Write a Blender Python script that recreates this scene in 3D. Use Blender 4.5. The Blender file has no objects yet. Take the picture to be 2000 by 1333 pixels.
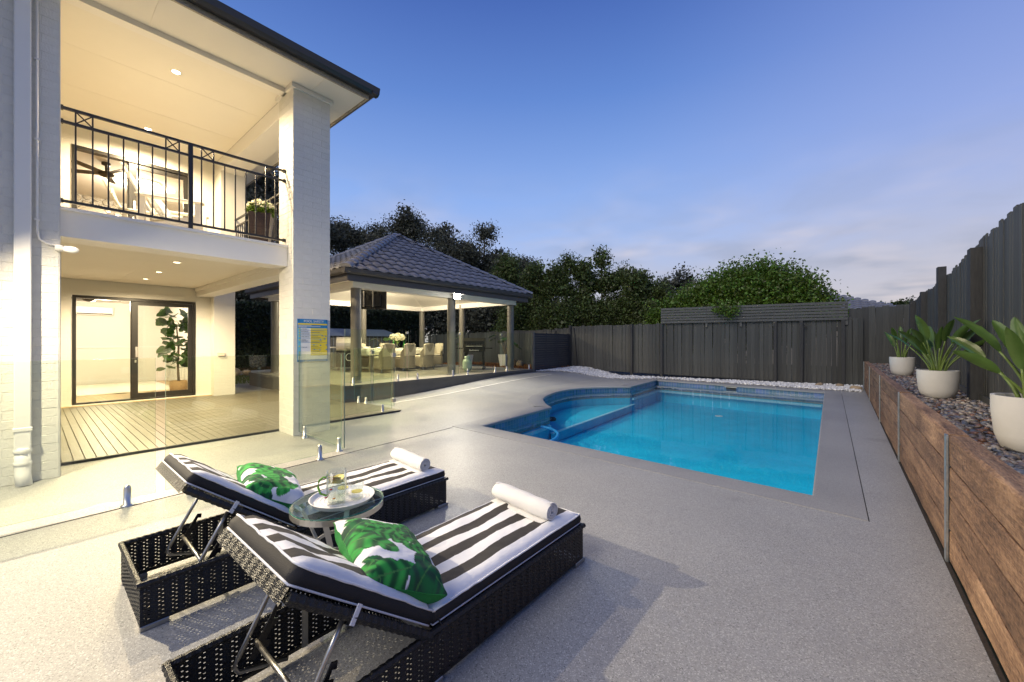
import bpy, bmesh, math, random
import numpy as np
from mathutils import Vector, Matrix
from mathutils.geometry import delaunay_2d_cdt

sc = bpy.context.scene
C = sc.collection
R = math.radians
rnd = random.Random(7)

# ------------------------------------------------------------------ camera
YAW = math.atan(645 / 778)
cam = bpy.data.cameras.new('camera'); cam.sensor_width = 36; cam.lens = 14.004
cam.clip_start = .02; cam.clip_end = 2000
camo = bpy.data.objects.new('camera', cam); C.objects.link(camo)
camo.location = (0, 0, 1.4); camo.rotation_euler = (R(90), 0, YAW)
sc.camera = camo

# ------------------------------------------------------------------ sky
world = bpy.data.worlds.new('World'); sc.world = world; world.use_nodes = True
wn = world.node_tree.nodes; wl = world.node_tree.links
for n_ in list(wn): wn.remove(n_)
def wnode(t, **k):
    n_ = wn.new(t)
    for a_, b_ in k.items(): setattr(n_, a_, b_)
    return n_
def math_node(nodes, links, op, a, b=None, clamp=False):
    m = nodes.new('ShaderNodeMath'); m.operation = op; m.use_clamp = clamp
    for i_, v in enumerate((a, b)):
        if v is None: continue
        if isinstance(v, (int, float)): m.inputs[i_].default_value = v
        else: links.new(v, m.inputs[i_])
    return m.outputs[0]
wout = wnode('ShaderNodeOutputWorld'); wbg = wnode('ShaderNodeBackground')
wl.new(wbg.outputs[0], wout.inputs[0]); wbg.inputs[1].default_value = 1.18
sky = wnode('ShaderNodeTexSky'); sky.sky_type = 'NISHITA'; sky.sun_disc = False
SUN_EL, SUN_AZ = R(48), R(200)
sky.sun_elevation = R(4); sky.sun_rotation = SUN_AZ; sky.ozone_density = 3.0; sky.dust_density = .6
skg = wnode('ShaderNodeVectorMath', operation='SCALE'); wl.new(sky.outputs[0], skg.inputs[0]); skg.inputs[3].default_value = .10
tc = wnode('ShaderNodeTexCoord')
sep = wnode('ShaderNodeSeparateXYZ'); wl.new(tc.outputs['Generated'], sep.inputs[0])
ramp = wnode('ShaderNodeValToRGB')
cr = ramp.color_ramp
cr.elements[0].position = 0.0; cr.elements[0].color = (.52, .46, .44, 1)
cr.elements[1].position = 1.0; cr.elements[1].color = (.03, .075, .26, 1)
for p_, c_ in ((.13, (.39, .41, .52, 1)), (.23, (.30, .40, .66, 1)), (.33, (.215, .34, .66, 1)), (.52, (.098, .195, .50, 1)), (.66, (.05, .108, .36, 1))):
    e_ = cr.elements.new(p_); e_.color = c_
wl.new(sep.outputs[2], ramp.inputs[0])
# high thin cloud, denser towards the horizon
zc = math_node(wn, wl, 'ADD', math_node(wn, wl, 'MAXIMUM', sep.outputs[2], 0.0), .12)
px = math_node(wn, wl, 'DIVIDE', sep.outputs[0], zc); py = math_node(wn, wl, 'DIVIDE', sep.outputs[1], zc)
cmb = wnode('ShaderNodeCombineXYZ'); wl.new(px, cmb.inputs[0]); wl.new(py, cmb.inputs[1])
cn = wnode('ShaderNodeTexNoise'); wl.new(cmb.outputs[0], cn.inputs['Vector']); cn.inputs['Scale'].default_value = 1.3
cn.inputs['Detail'].default_value = 7; cn.inputs['Roughness'].default_value = .55; cn.inputs['Distortion'].default_value = .35
c1 = wnode('ShaderNodeMapRange'); wl.new(cn.outputs[0], c1.inputs[0])
c1.inputs[1].default_value = .40; c1.inputs[2].default_value = .70
fade = wnode('ShaderNodeMapRange'); wl.new(sep.outputs[2], fade.inputs[0])
fade.inputs[1].default_value = .42; fade.inputs[2].default_value = .06; fade.inputs[3].default_value = 0; fade.inputs[4].default_value = .92
cf = math_node(wn, wl, 'MULTIPLY', c1.outputs[0], fade.outputs[0])
cn2 = wnode('ShaderNodeTexNoise'); wl.new(cmb.outputs[0], cn2.inputs['Vector']); cn2.inputs['Scale'].default_value = 2.3
crr = wnode('ShaderNodeValToRGB'); wl.new(cn2.outputs[0], crr.inputs[0])
crr.color_ramp.elements[0].position = .4; crr.color_ramp.elements[0].color = (.24, .26, .33, 1)
crr.color_ramp.elements[1].position = .66; crr.color_ramp.elements[1].color = (.50, .45, .46, 1)
skm = wnode('ShaderNodeMixRGB'); skm.inputs[0].default_value = .12
wl.new(ramp.outputs[0], skm.inputs[1]); wl.new(skg.outputs[0], skm.inputs[2])
skc = wnode('ShaderNodeMixRGB'); wl.new(cf, skc.inputs[0]); wl.new(skm.outputs[0], skc.inputs[1]); wl.new(crr.outputs[0], skc.inputs[2])
dp_ = wnode('ShaderNodeVectorMath', operation='DOT_PRODUCT'); wl.new(tc.outputs['Generated'], dp_.inputs[0]); dp_.inputs[1].default_value = (.62, .78, 0)
hz_ = wnode('ShaderNodeMapRange'); hz_.interpolation_type = 'SMOOTHSTEP'; wl.new(dp_.outputs['Value'], hz_.inputs[0]); hz_.inputs[1].default_value = .35; hz_.inputs[2].default_value = 1.0; hz_.inputs[3].default_value = 0; hz_.inputs[4].default_value = .62
skh = wnode('ShaderNodeMixRGB'); wl.new(hz_.outputs[0], skh.inputs[0]); wl.new(skm.outputs[0], skh.inputs[1])
hr_ = wnode('ShaderNodeValToRGB'); wl.new(sep.outputs[2], hr_.inputs[0]); hr_.color_ramp.elements[0].color = (.50, .45, .44, 1); hr_.color_ramp.elements[1].color = (.13, .17, .43, 1); hr_.color_ramp.elements[1].position = .75
e_ = hr_.color_ramp.elements.new(.16); e_.color = (.38, .37, .43, 1); e_ = hr_.color_ramp.elements.new(.36); e_.color = (.235, .27, .50, 1)
wl.new(hr_.outputs[0], skh.inputs[2]); wl.new(skh.outputs[0], skc.inputs[1])
wl.new(skc.outputs[0], wbg.inputs[0])

# soft after-glow light
sun = bpy.data.lights.new('sun', 'SUN'); sun.energy = 1.35; sun.angle = R(28); sun.color = (1.0, .90, .77)
suno = bpy.data.objects.new('sun', sun); C.objects.link(suno)
sdir = Vector((.12, .78, -.76)).normalized()
suno.rotation_euler = sdir.to_track_quat('-Z', 'Y').to_euler()
suno.location = (2, -10, 20)

sc.view_settings.view_transform = 'Standard'; sc.view_settings.look = 'None'
sc.view_settings.exposure = 0.3; sc.view_settings.gamma = 1.0
sc.render.engine = 'CYCLES'
sc.cycles.use_denoising = True
sc.cycles.max_bounces = 10; sc.cycles.transparent_max_bounces = 24; sc.cycles.diffuse_bounces = 4
sc.cycles.caustics_reflective = False; sc.cycles.caustics_refractive = False
sc.cycles.sample_clamp_indirect = 4.0

# ------------------------------------------------------------------ materials
def new_mat(name):
    m = bpy.data.materials.new(name); m.use_nodes = True
    nt = m.node_tree; b = nt.nodes.get('Principled BSDF')
    return m, nt.nodes, nt.links, b
def mat(name, col, rough=.6, metal=0., var=0., scale=8., stretch=(1, 1, 1), bump=0., bscale=None, rand=0., island=0.,
        coat=0., emit=None, estr=0., detail=5, spec=None, sub=None, trans=0., col2=None):
    m, N, L, b = new_mat(name)
    b.inputs['Roughness'].default_value = rough; b.inputs['Metallic'].default_value = metal
    if spec is not None: b.inputs['Specular IOR Level'].default_value = spec
    if coat: b.inputs['Coat Weight'].default_value = coat; b.inputs['Coat Roughness'].default_value = .25
    base = (*col, 1)
    b.inputs['Base Color'].default_value = base
    t = N.new('ShaderNodeTexCoord'); mp = N.new('ShaderNodeMapping'); mp.inputs['Scale'].default_value = stretch
    L.new(t.outputs['Object'], mp.inputs[0])
    out = None
    if var:
        n = N.new('ShaderNodeTexNoise'); n.inputs['Scale'].default_value = scale; n.inputs['Detail'].default_value = detail
        n.inputs['Roughness'].default_value = .65
        L.new(mp.outputs[0], n.inputs['Vector'])
        r = N.new('ShaderNodeValToRGB')
        r.color_ramp.elements[0].position = .3; r.color_ramp.elements[1].position = .7
        lo = tuple(max(0, c * (1 - var)) for c in col); hi = tuple(min(1, c * (1 + var)) for c in (col2 or col))
        r.color_ramp.elements[0].color = (*lo, 1); r.color_ramp.elements[1].color = (*hi, 1)
        L.new(n.outputs[0], r.inputs[0]); out = r.outputs[0]
    if rand or island:
        hs = N.new('ShaderNodeHueSaturation')
        hs.inputs['Color'].default_value = base
        if out: L.new(out, hs.inputs['Color'])
        if rand: src = N.new('ShaderNodeObjectInfo').outputs['Random']; amt = rand
        else: src = N.new('ShaderNodeNewGeometry').outputs['Random Per Island']; amt = island
        mr = N.new('ShaderNodeMapRange'); L.new(src, mr.inputs[0]); mr.inputs[3].default_value = 1 - amt; mr.inputs[4].default_value = 1 + amt
        L.new(mr.outputs[0], hs.inputs['Value'])
        if island:
            mr2 = N.new('ShaderNodeMapRange'); L.new(src, mr2.inputs[0]); mr2.inputs[3].default_value = .5 - .03; mr2.inputs[4].default_value = .5 + .03
            L.new(mr2.outputs[0], hs.inputs['Hue'])
        out = hs.outputs[0]
    if out: L.new(out, b.inputs['Base Color'])
    if bump:
        n2 = N.new('ShaderNodeTexNoise'); n2.inputs['Scale'].default_value = bscale or scale; n2.inputs['Detail'].default_value = 4
        L.new(mp.outputs[0], n2.inputs['Vector'])
        bp = N.new('ShaderNodeBump'); bp.inputs['Strength'].default_value = bump; bp.inputs['Distance'].default_value = .01
        L.new(n2.outputs[0], bp.inputs['Height']); L.new(bp.outputs[0], b.inputs['Normal'])
    if emit:
        b.inputs['Emission Color'].default_value = (*emit, 1); b.inputs['Emission Strength'].default_value = estr
    if sub: b.inputs['Subsurface Weight'].default_value = sub
    if trans:
        tr = N.new('ShaderNodeBsdfTranslucent'); mx = N.new('ShaderNodeMixShader'); mx.inputs[0].default_value = trans
        if out: L.new(out, tr.inputs[0])
        else: tr.inputs[0].default_value = base
        o = [x for x in N if x.type == 'OUTPUT_MATERIAL'][0]
        L.new(b.outputs[0], mx.inputs[1]); L.new(tr.outputs[0], mx.inputs[2]); L.new(mx.outputs[0], o.inputs[0])
    return m

M = {}
def aggregate(name, col, rough, speck=.55):
    m, N, L, b = new_mat(name)
    t = N.new('ShaderNodeTexCoord')
    v = N.new('ShaderNodeTexVoronoi'); v.inputs['Scale'].default_value = 215; L.new(t.outputs['Object'], v.inputs['Vector'])
    r = N.new('ShaderNodeValToRGB'); sp = N.new('ShaderNodeSeparateColor'); L.new(v.outputs['Color'], sp.inputs[0]); L.new(sp.outputs[0], r.inputs[0])
    r.color_ramp.interpolation = 'LINEAR'
    r.color_ramp.elements[0].position = 0; r.color_ramp.elements[0].color = tuple(c * (1 - speck) for c in col) + (1,)
    r.color_ramp.elements[1].position = 1; r.color_ramp.elements[1].color = tuple(min(.9, c * (1 + speck * 1.2)) for c in col) + (1,)
    e = r.color_ramp.elements.new(.12); e.color = tuple(c * .9 for c in col) + (1,)
    e = r.color_ramp.elements.new(.82); e.color = tuple(c * 1.05 for c in col) + (1,)
    n = N.new('ShaderNodeTexNoise'); n.inputs['Scale'].default_value = .9; n.inputs['Detail'].default_value = 6; L.new(t.outputs['Object'], n.inputs['Vector'])
    mr = N.new('ShaderNodeMapRange'); L.new(n.outputs[0], mr.inputs[0]); mr.inputs[1].default_value = .3; mr.inputs[2].default_value = .7
    mr.inputs[3].default_value = .9; mr.inputs[4].default_value = 1.07
    # blotchy water marks with a shape of their own
    n3 = N.new('ShaderNodeTexNoise'); n3.inputs['Scale'].default_value = .55; n3.inputs['Detail'].default_value = 3; n3.inputs['Distortion'].default_value = 1.2
    L.new(t.outputs['Object'], n3.inputs['Vector'])
    st = N.new('ShaderNodeMapRange'); L.new(n3.outputs[0], st.inputs[0]); st.inputs[1].default_value = .62; st.inputs[2].default_value = .72
    st.inputs[3].default_value = 1.0; st.inputs[4].default_value = .8
    mul = math_node(N, L, 'MULTIPLY', mr.outputs[0], st.outputs[0])
    hs = N.new('ShaderNodeHueSaturation'); L.new(r.outputs[0], hs.inputs['Color']); L.new(mul, hs.inputs['Value'])
    L.new(hs.outputs[0], b.inputs['Base Color'])
    rr = N.new('ShaderNodeMapRange'); L.new(sp.outputs[1], rr.inputs[0]); rr.inputs[3].default_value = rough - .14; rr.inputs[4].default_value = rough + .14
    L.new(rr.outputs[0], b.inputs['Roughness'])
    bp = N.new('ShaderNodeBump'); bp.inputs['Strength'].default_value = .35; bp.inputs['Distance'].default_value = .004
    L.new(sp.outputs[2], bp.inputs['Height']); L.new(bp.outputs[0], b.inputs['Normal'])
    return m
M['concrete'] = aggregate('pebble_concrete', (.30, .30, .29), .5, .55)
M['coping'] = aggregate('coping_concrete', (.275, .275, .27), .55, .22)
M['joint'] = mat('joint_dark', (.05, .05, .05), .9)
M['earth'] = mat('earth', (.06, .065, .03), .95, var=.4, scale=.6)
M['brick'] = mat('painted_brick', (.70, .69, .64), .55, var=.05, scale=6, bump=.5, bscale=55, rand=.02)
M['render'] = mat('painted_wall', (.70, .69, .64), .6, var=.04, scale=3, bump=.25, bscale=60)
M['white'] = mat('white_paint', (.80, .79, .76), .45, var=.02, scale=2, bump=.03, bscale=40)
M['ceiling'] = mat('ceiling_paint', (.78, .76, .70), .6, var=.02, scale=1.2)
M['black_metal'] = mat('black_metal', (.012, .012, .013), .35, var=.2, scale=30)
M['door_frame'] = mat('black_aluminium', (.018, .017, .016), .35)
M['steel'] = mat('polished_steel', (.66, .64, .60), .36, 1.0, var=.06, scale=20)
M['galv'] = mat('galvanised_steel', (.42, .45, .45), .42, .85, var=.25, scale=25)
M['fence'] = mat('charcoal_paling', (.052, .053, .047), .6, var=.25, scale=3.5, stretch=(9, 9, .8), bump=.55, bscale=9, rand=.26)
M['fence_dark'] = mat('dark_post', (.034, .034, .033), .7, var=.25, scale=8, stretch=(6, 6, 1), bump=.4, rand=.1)
M['slat_dark'] = mat('dark_slat', (.032, .033, .038), .6, var=.2, scale=10, stretch=(1, 1, 8), bump=.2, rand=.12)
M['screen'] = mat('screen_slat', (.085, .085, .078), .6, var=.2, scale=10, stretch=(1, 4, 4), bump=.3, rand=.08)
M['deckboard'] = mat('deck_board', (.155, .14, .105), .4, var=.1, scale=5, stretch=(1, 9, 9), bump=.12, bscale=10, rand=.05)
M['gdeck'] = mat('gazebo_deck_board', (.27, .255, .21), .38, var=.1, scale=5, stretch=(9, 1, 9), bump=.1, rand=.05)
M['gface'] = mat('deck_face', (.10, .10, .092), .5, var=.08, scale=4)
M['post_grey'] = mat('gazebo_post', (.15, .145, .13), .4, var=.06, scale=6)
M['fascia_grey'] = mat('gazebo_fascia', (.055, .053, .055), .45)
M['rooftile'] = mat('roof_tile', (.16, .165, .19), .42, var=.12, scale=18, bump=.15, rand=.12)
M['gutter'] = mat('charcoal_gutter', (.03, .032, .038), .35)
M['bark'] = mat('bark_mulch', (.22, .085, .03), .9, island=.5)
M['rock'] = mat('sandstone', (.33, .25, .16), .85, var=.35, scale=5, bump=.6, bscale=12)
M['white_pebble'] = mat('white_pebble', (.62, .62, .61), .7, island=.3, var=.05, scale=20)
M['grass'] = mat('grass_blade', (.06, .12, .02), .8, island=.4, trans=.3)
M['timber'] = None
M['trunk'] = mat('bark', (.20, .165, .12), .9, var=.4, scale=6, stretch=(1, 1, .3), bump=.6)
M['leaf_dark'] = mat('leaf_grey_green', (.10, .105, .072), .55, island=.55, trans=.25)
M['leaf_mid'] = mat('leaf_hedge', (.10, .13, .035), .5, island=.6, trans=.3)
M['leaf_bright'] = mat('leaf_bush', (.12, .19, .024), .42, island=.55, trans=.3)
M['leaf_hedge'] = mat('leaf_clipped', (.026, .040, .013), .55, island=.5, trans=.2)
M['leaf_plant'] = mat('strelitzia_leaf', (.085, .15, .03), .35, var=.25, scale=6, stretch=(1, 1, 1), trans=.25)
M['stem'] = mat('strelitzia_stem', (.13, .19, .04), .4, var=.2, scale=10)
M['pot'] = mat('pot_concrete', (.60, .58, .53), .6, var=.05, scale=5, bump=.08, bscale=40)
M['soil'] = mat('soil', (.03, .022, .015), .95, var=.4, scale=40, bump=.5)
M['rattan'] = mat('black_rattan', (.010, .010, .010), .36, var=.4, scale=60, bump=.5, bscale=160)
M['alu'] = mat('foot_alloy', (.40, .39, .36), .35, .8, var=.1, scale=10)
M['tube'] = mat('brushed_tube', (.46, .45, .42), .32, .95, var=.22, scale=18)
M['towel'] = mat('towel', (.82, .81, .79), .95, var=.03, scale=8, bump=.8, bscale=220)
M['piping'] = mat('white_piping', (.80, .80, .80), .7)
M['black_cloth'] = mat('black_canvas', (.020, .019, .019), .8, bump=.3, bscale=300)
M['green_cloth'] = mat('green_cotton', (.012, .20, .035), .8, var=.15, scale=4, bump=.3, bscale=200)
M['tray'] = mat('white_tray', (.78, .77, .75), .4)
M['lemon'] = mat('lemon', (.88, .70, .12), .4, var=.2, scale=30)
M['green_handle'] = mat('green_glass', (.10, .30, .02), .12, coat=.6)
M['red'] = mat('red_glass', (.5, .02, .02), .2)
M['orange'] = mat('orange_glass', (.6, .22, .02), .2)
M['wicker'] = mat('wicker', (.36, .32, .25), .7, var=.35, scale=40, stretch=(1, 1, 3), bump=.8, bscale=60)
M['cream'] = mat('cream_fabric', (.62, .56, .45), .85, var=.06, scale=8)
M['cloth'] = mat('table_cloth', (.78, .76, .70), .85, var=.03, scale=4)
M['gloss_black'] = mat('black_enamel', (.012, .012, .013), .25)
M['bottle'] = mat('green_bottle', (.02, .16, .015), .1, coat=.5)
M['flower'] = mat('hydrangea', (.80, .78, .62), .7, island=.12, trans=.2)
M['gas'] = mat('gas_bottle_green', (.42, .55, .42), .4)
M['plastic_white'] = mat('white_plastic', (.80, .80, .78), .35)
M['floor_wood'] = mat('oak_floor', (.50, .36, .20), .4, var=.15, scale=4, stretch=(1, 8, 1))
M['rug'] = mat('rug', (.76, .73, .66), .95, bump=.6, bscale=120)
M['room'] = mat('room_wall', (.78, .76, .72), .7)
M['basket'] = mat('basket', (.42, .28, .14), .8, var=.35, scale=30, stretch=(1, 1, 4), bump=.8)
M['fig'] = mat('fig_leaf', (.05, .12, .02), .4, island=.45, trans=.25)
M['fan'] = mat('fan_dark', (.05, .04, .03), .4)
M['mirror'] = mat('mirror_disc', (.72, .70, .64), .15, .6)
M['chair_white'] = mat('white_timber', (.78, .77, .73), .5, var=.03, scale=8, stretch=(1, 1, 6))
M['cushion_print'] = mat('toile_cushion', (.55, .56, .58), .85, var=.5, scale=16)
M['planter_dark'] = mat('planter_dark', (.030, .018, .014), .35, var=.4, scale=12, stretch=(1, 1, 5), bump=.5)
M['planter_light'] = mat('planter_light', (.36, .31, .22), .6, var=.25, scale=8, bump=.4)
M['shed'] = mat('shed_panel', (.055, .058, .07), .5, var=.1, scale=5)
M['shed_roof'] = mat('shed_roof', (.10, .13, .19), .45, var=.1, scale=5)
M['lamp_white'] = mat('lamp_lens', (.9, .85, .75), .4, emit=(1, .80, .50), estr=14)
M['lamp_flood'] = mat('flood_lens', (.9, .9, .85), .4, emit=(1, .93, .78), estr=60)
M['sign_blue'] = mat('sign_blue', (.02, .20, .48), .4)
M['sign_light'] = mat('sign_light_blue', (.16, .48, .62), .4)
M['sign_white'] = mat('sign_white', (.76, .78, .78), .4)
M['sign_yellow'] = mat('sign_yellow', (.78, .62, .05), .4)
M['sign_dark'] = mat('sign_ink', (.02, .08, .16), .4)
M['drill'] = mat('worn_patch', (.30, .24, .17), .8)
M['pool_tile'] = mat('pool_tile', (.10, .175, .29), .22, island=.3, coat=.3)
M['grout'] = mat('grout', (.26, .28, .30), .8)
M['hose'] = mat('hose_blue', (.05, .42, .85), .4)
M['neighbour_wall'] = mat('neighbour_wall', (.35, .31, .26), .8)

def pool_finish():
    m, N, L, b = new_mat('pool_finish')
    t = N.new('ShaderNodeTexCoord'); n = N.new('ShaderNodeTexNoise'); n.inputs['Scale'].default_value = 2.2; n.inputs['Detail'].default_value = 8
    n.inputs['Roughness'].default_value = .7
    L.new(t.outputs['Object'], n.inputs['Vector']); r = N.new('ShaderNodeValToRGB'); L.new(n.outputs[0], r.inputs[0])
    r.color_ramp.elements[0].position = .3; r.color_ramp.elements[0].color = (.001, .47, .68, 1)
    r.color_ramp.elements[1].position = .7; r.color_ramp.elements[1].color = (.003, .60, .84, 1)
    L.new(r.outputs[0], b.inputs['Base Color']); b.inputs['Roughness'].default_value = .8
    return m
M['pool'] = pool_finish()
M['pool_edge'] = mat('step_edge', (.45, .72, .82), .6)

def thin_glass(name, tint, refl=1.0, rough=0.0, ior=1.5, bump=0., bscale=3.):
    m, N, L, b = new_mat(name); N.remove(b)
    o = [x for x in N if x.type == 'OUTPUT_MATERIAL'][0]
    tr = N.new('ShaderNodeBsdfTransparent'); tr.inputs[0].default_value = (*tint, 1)
    gl = N.new('ShaderNodeBsdfGlossy'); gl.inputs['Roughness'].default_value = rough; gl.inputs[0].default_value = (refl, refl, refl, 1)
    fr = N.new('ShaderNodeLayerWeight'); fr.inputs[0].default_value = .5
    f0 = ((ior - 1) / (ior + 1)) ** 2
    fac = math_node(N, L, 'ADD', math_node(N, L, 'MULTIPLY', math_node(N, L, 'POWER', fr.outputs['Facing'], 5.0), 1 - f0), f0, True)
    mx = N.new('ShaderNodeMixShader'); L.new(fac, mx.inputs[0]); L.new(tr.outputs[0], mx.inputs[1]); L.new(gl.outputs[0], mx.inputs[2])
    L.new(mx.outputs[0], o.inputs[0])
    if bump:
        t = N.new('ShaderNodeTexCoord'); n = N.new('ShaderNodeTexNoise'); n.inputs['Scale'].default_value = bscale; n.inputs['Detail'].default_value = 3
        L.new(t.outputs['Object'], n.inputs['Vector'])
        bp = N.new('ShaderNodeBump'); bp.inputs['Strength'].default_value = bump; bp.inputs['Distance'].default_value = .02
        L.new(n.outputs[0], bp.inputs['Height']); L.new(bp.outputs[0], gl.inputs['Normal']); L.new(bp.outputs[0], fr.inputs['Normal'])
    return m
M['glass'] = thin_glass('fence_glass', (.945, .978, .92))
M['glass_edge'] = mat('glass_edge', (.20, .30, .24), .2, coat=.4)
M['pane'] = thin_glass('window_glass', (.97, .97, .96))
M['tumbler'] = thin_glass('clear_glass', (.93, .95, .95), ior=1.5)
M['table_glass'] = thin_glass('table_glass', (.78, .90, .85), ior=1.5)
M['table_edge'] = mat('table_glass_edge', (.03, .30, .20), .15, coat=.5)
M['water'] = thin_glass('pool_water', (.80, .97, 1.0), ior=1.33, bump=.10, bscale=3.2)
M['waterglass'] = thin_glass('drink', (.93, .95, .90), ior=1.33)

def stripes():
    m, N, L, b = new_mat('striped_canvas')
    t = N.new('ShaderNodeTexCoord'); s = N.new('ShaderNodeSeparateXYZ'); L.new(t.outputs['Object'], s.inputs[0])
    q = math_node(N, L, 'MULTIPLY', math_node(N, L, 'ADD', s.outputs[0], .0), 1 / .143)
    f = math_node(N, L, 'FRACT', q)
    g = math_node(N, L, 'GREATER_THAN', f, .5)
    mx = N.new('ShaderNodeMixRGB'); L.new(g, mx.inputs[0]); mx.inputs[1].default_value = (.035, .031, .029, 1); mx.inputs[2].default_value = (.78, .78, .78, 1)
    L.new(mx.outputs[0], b.inputs['Base Color']); b.inputs['Roughness'].default_value = .85
    n = N.new('ShaderNodeTexNoise'); n.inputs['Scale'].default_value = 14; n.inputs['Detail'].default_value = 6; L.new(t.outputs['Object'], n.inputs['Vector'])
    bp = N.new('ShaderNodeBump'); bp.inputs['Strength'].default_value = .35; bp.inputs['Distance'].default_value = .02; L.new(n.outputs[0], bp.inputs['Height'])
    L.new(bp.outputs[0], b.inputs['Normal'])
    return m
M['stripes'] = stripes()
def vcol_mat():
    m, N, L, b = new_mat('palm_print')
    a = N.new('ShaderNodeVertexColor'); a.layer_name = 'print'; L.new(a.outputs[0], b.inputs['Base Color']); b.inputs['Roughness'].default_value = .85
    t = N.new('ShaderNodeTexCoord'); n = N.new('ShaderNodeTexNoise'); n.inputs['Scale'].default_value = 9; L.new(t.outputs['Object'], n.inputs['Vector'])
    bp = N.new('ShaderNodeBump'); bp.inputs['Strength'].default_value = .4; bp.inputs['Distance'].default_value = .03; L.new(n.outputs[0], bp.inputs['Height'])
    L.new(bp.outputs[0], b.inputs['Normal'])
    return m
M['print'] = vcol_mat()
def sleeper_mat():
    m, N, L, b = new_mat('timber_look_sleeper')
    t = N.new('ShaderNodeTexCoord'); oi = N.new('ShaderNodeObjectInfo')
    of = N.new('ShaderNodeVectorMath'); of.operation = 'ADD'; cb = N.new('ShaderNodeCombineXYZ')
    L.new(math_node(N, L, 'MULTIPLY', oi.outputs['Random'], 37.0), cb.inputs[1]); L.new(math_node(N, L, 'MULTIPLY', oi.outputs['Random'], 11.0), cb.inputs[2])
    L.new(t.outputs['Object'], of.inputs[0]); L.new(cb.outputs[0], of.inputs[1])
    def nz(sc_, st, det, dist=0.):
        mp = N.new('ShaderNodeMapping'); mp.inputs['Scale'].default_value = st; L.new(of.outputs[0], mp.inputs[0])
        n = N.new('ShaderNodeTexNoise'); n.inputs['Scale'].default_value = sc_; n.inputs['Detail'].default_value = det; n.inputs['Distortion'].default_value = dist; L.new(mp.outputs[0], n.inputs['Vector']); return n.outputs[0]
    g1 = nz(2.0, (12, .9, 12), 6, .5); g2 = nz(1.6, (1, 1, 1), 4); g3 = nz(9.0, (14, 2.2, 14), 5); g4 = nz(38.0, (1, 1, 1), 3)
    ad = math_node(N, L, 'ADD', math_node(N, L, 'ADD', math_node(N, L, 'MULTIPLY', g1, .30), math_node(N, L, 'MULTIPLY', g2, .28)), math_node(N, L, 'ADD', math_node(N, L, 'MULTIPLY', g3, .24), math_node(N, L, 'MULTIPLY', g4, .18)))
    r = N.new('ShaderNodeValToRGB'); L.new(ad, r.inputs[0])
    r.color_ramp.elements[0].position = .39; r.color_ramp.elements[0].color = (.085, .046, .026, 1)
    r.color_ramp.elements[1].position = .62; r.color_ramp.elements[1].color = (.47, .29, .165, 1)
    e = r.color_ramp.elements.new(.5); e.color = (.25, .145, .082, 1)
    hs = N.new('ShaderNodeHueSaturation'); mr = N.new('ShaderNodeMapRange'); L.new(oi.outputs['Random'], mr.inputs[0])
    mr.inputs[3].default_value = .82; mr.inputs[4].default_value = 1.2; L.new(mr.outputs[0], hs.inputs['Value']); L.new(r.outputs[0], hs.inputs['Color'])
    L.new(hs.outputs[0], b.inputs['Base Color']); b.inputs['Roughness'].default_value = .72
    bp = N.new('ShaderNodeBump'); bp.inputs['Strength'].default_value = .9; bp.inputs['Distance'].default_value = .012; L.new(math_node(N, L, 'ADD', g3, math_node(N, L, 'MULTIPLY', g1, 1.2)), bp.inputs['Height']); L.new(bp.outputs[0], b.inputs['Normal'])
    return m
M['timber'] = sleeper_mat()
def river_mat():
    m, N, L, b = new_mat('river_pebble')
    g = N.new('ShaderNodeNewGeometry'); r = N.new('ShaderNodeValToRGB'); L.new(g.outputs['Random Per Island'], r.inputs[0])
    r.color_ramp.interpolation = 'CONSTANT'
    cols = [(0, (.16, .13, .12)), (.2, (.10, .095, .10)), (.4, (.26, .20, .16)), (.55, (.20, .10, .06)), (.68, (.33, .29, .24)), (.82, (.14, .15, .17)), (.92, (.42, .36, .28))]
    r.color_ramp.elements[0].color = (*cols[0][1], 1); r.color_ramp.elements[1].position = cols[-1][0]; r.color_ramp.elements[1].color = (*cols[-1][1], 1)
    for p, c in cols[1:-1]: r.color_ramp.elements.new(p).color = (*c, 1)
    L.new(r.outputs[0], b.inputs['Base Color']); b.inputs['Roughness'].default_value = .38
    return m
M['river'] = river_mat()

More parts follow.
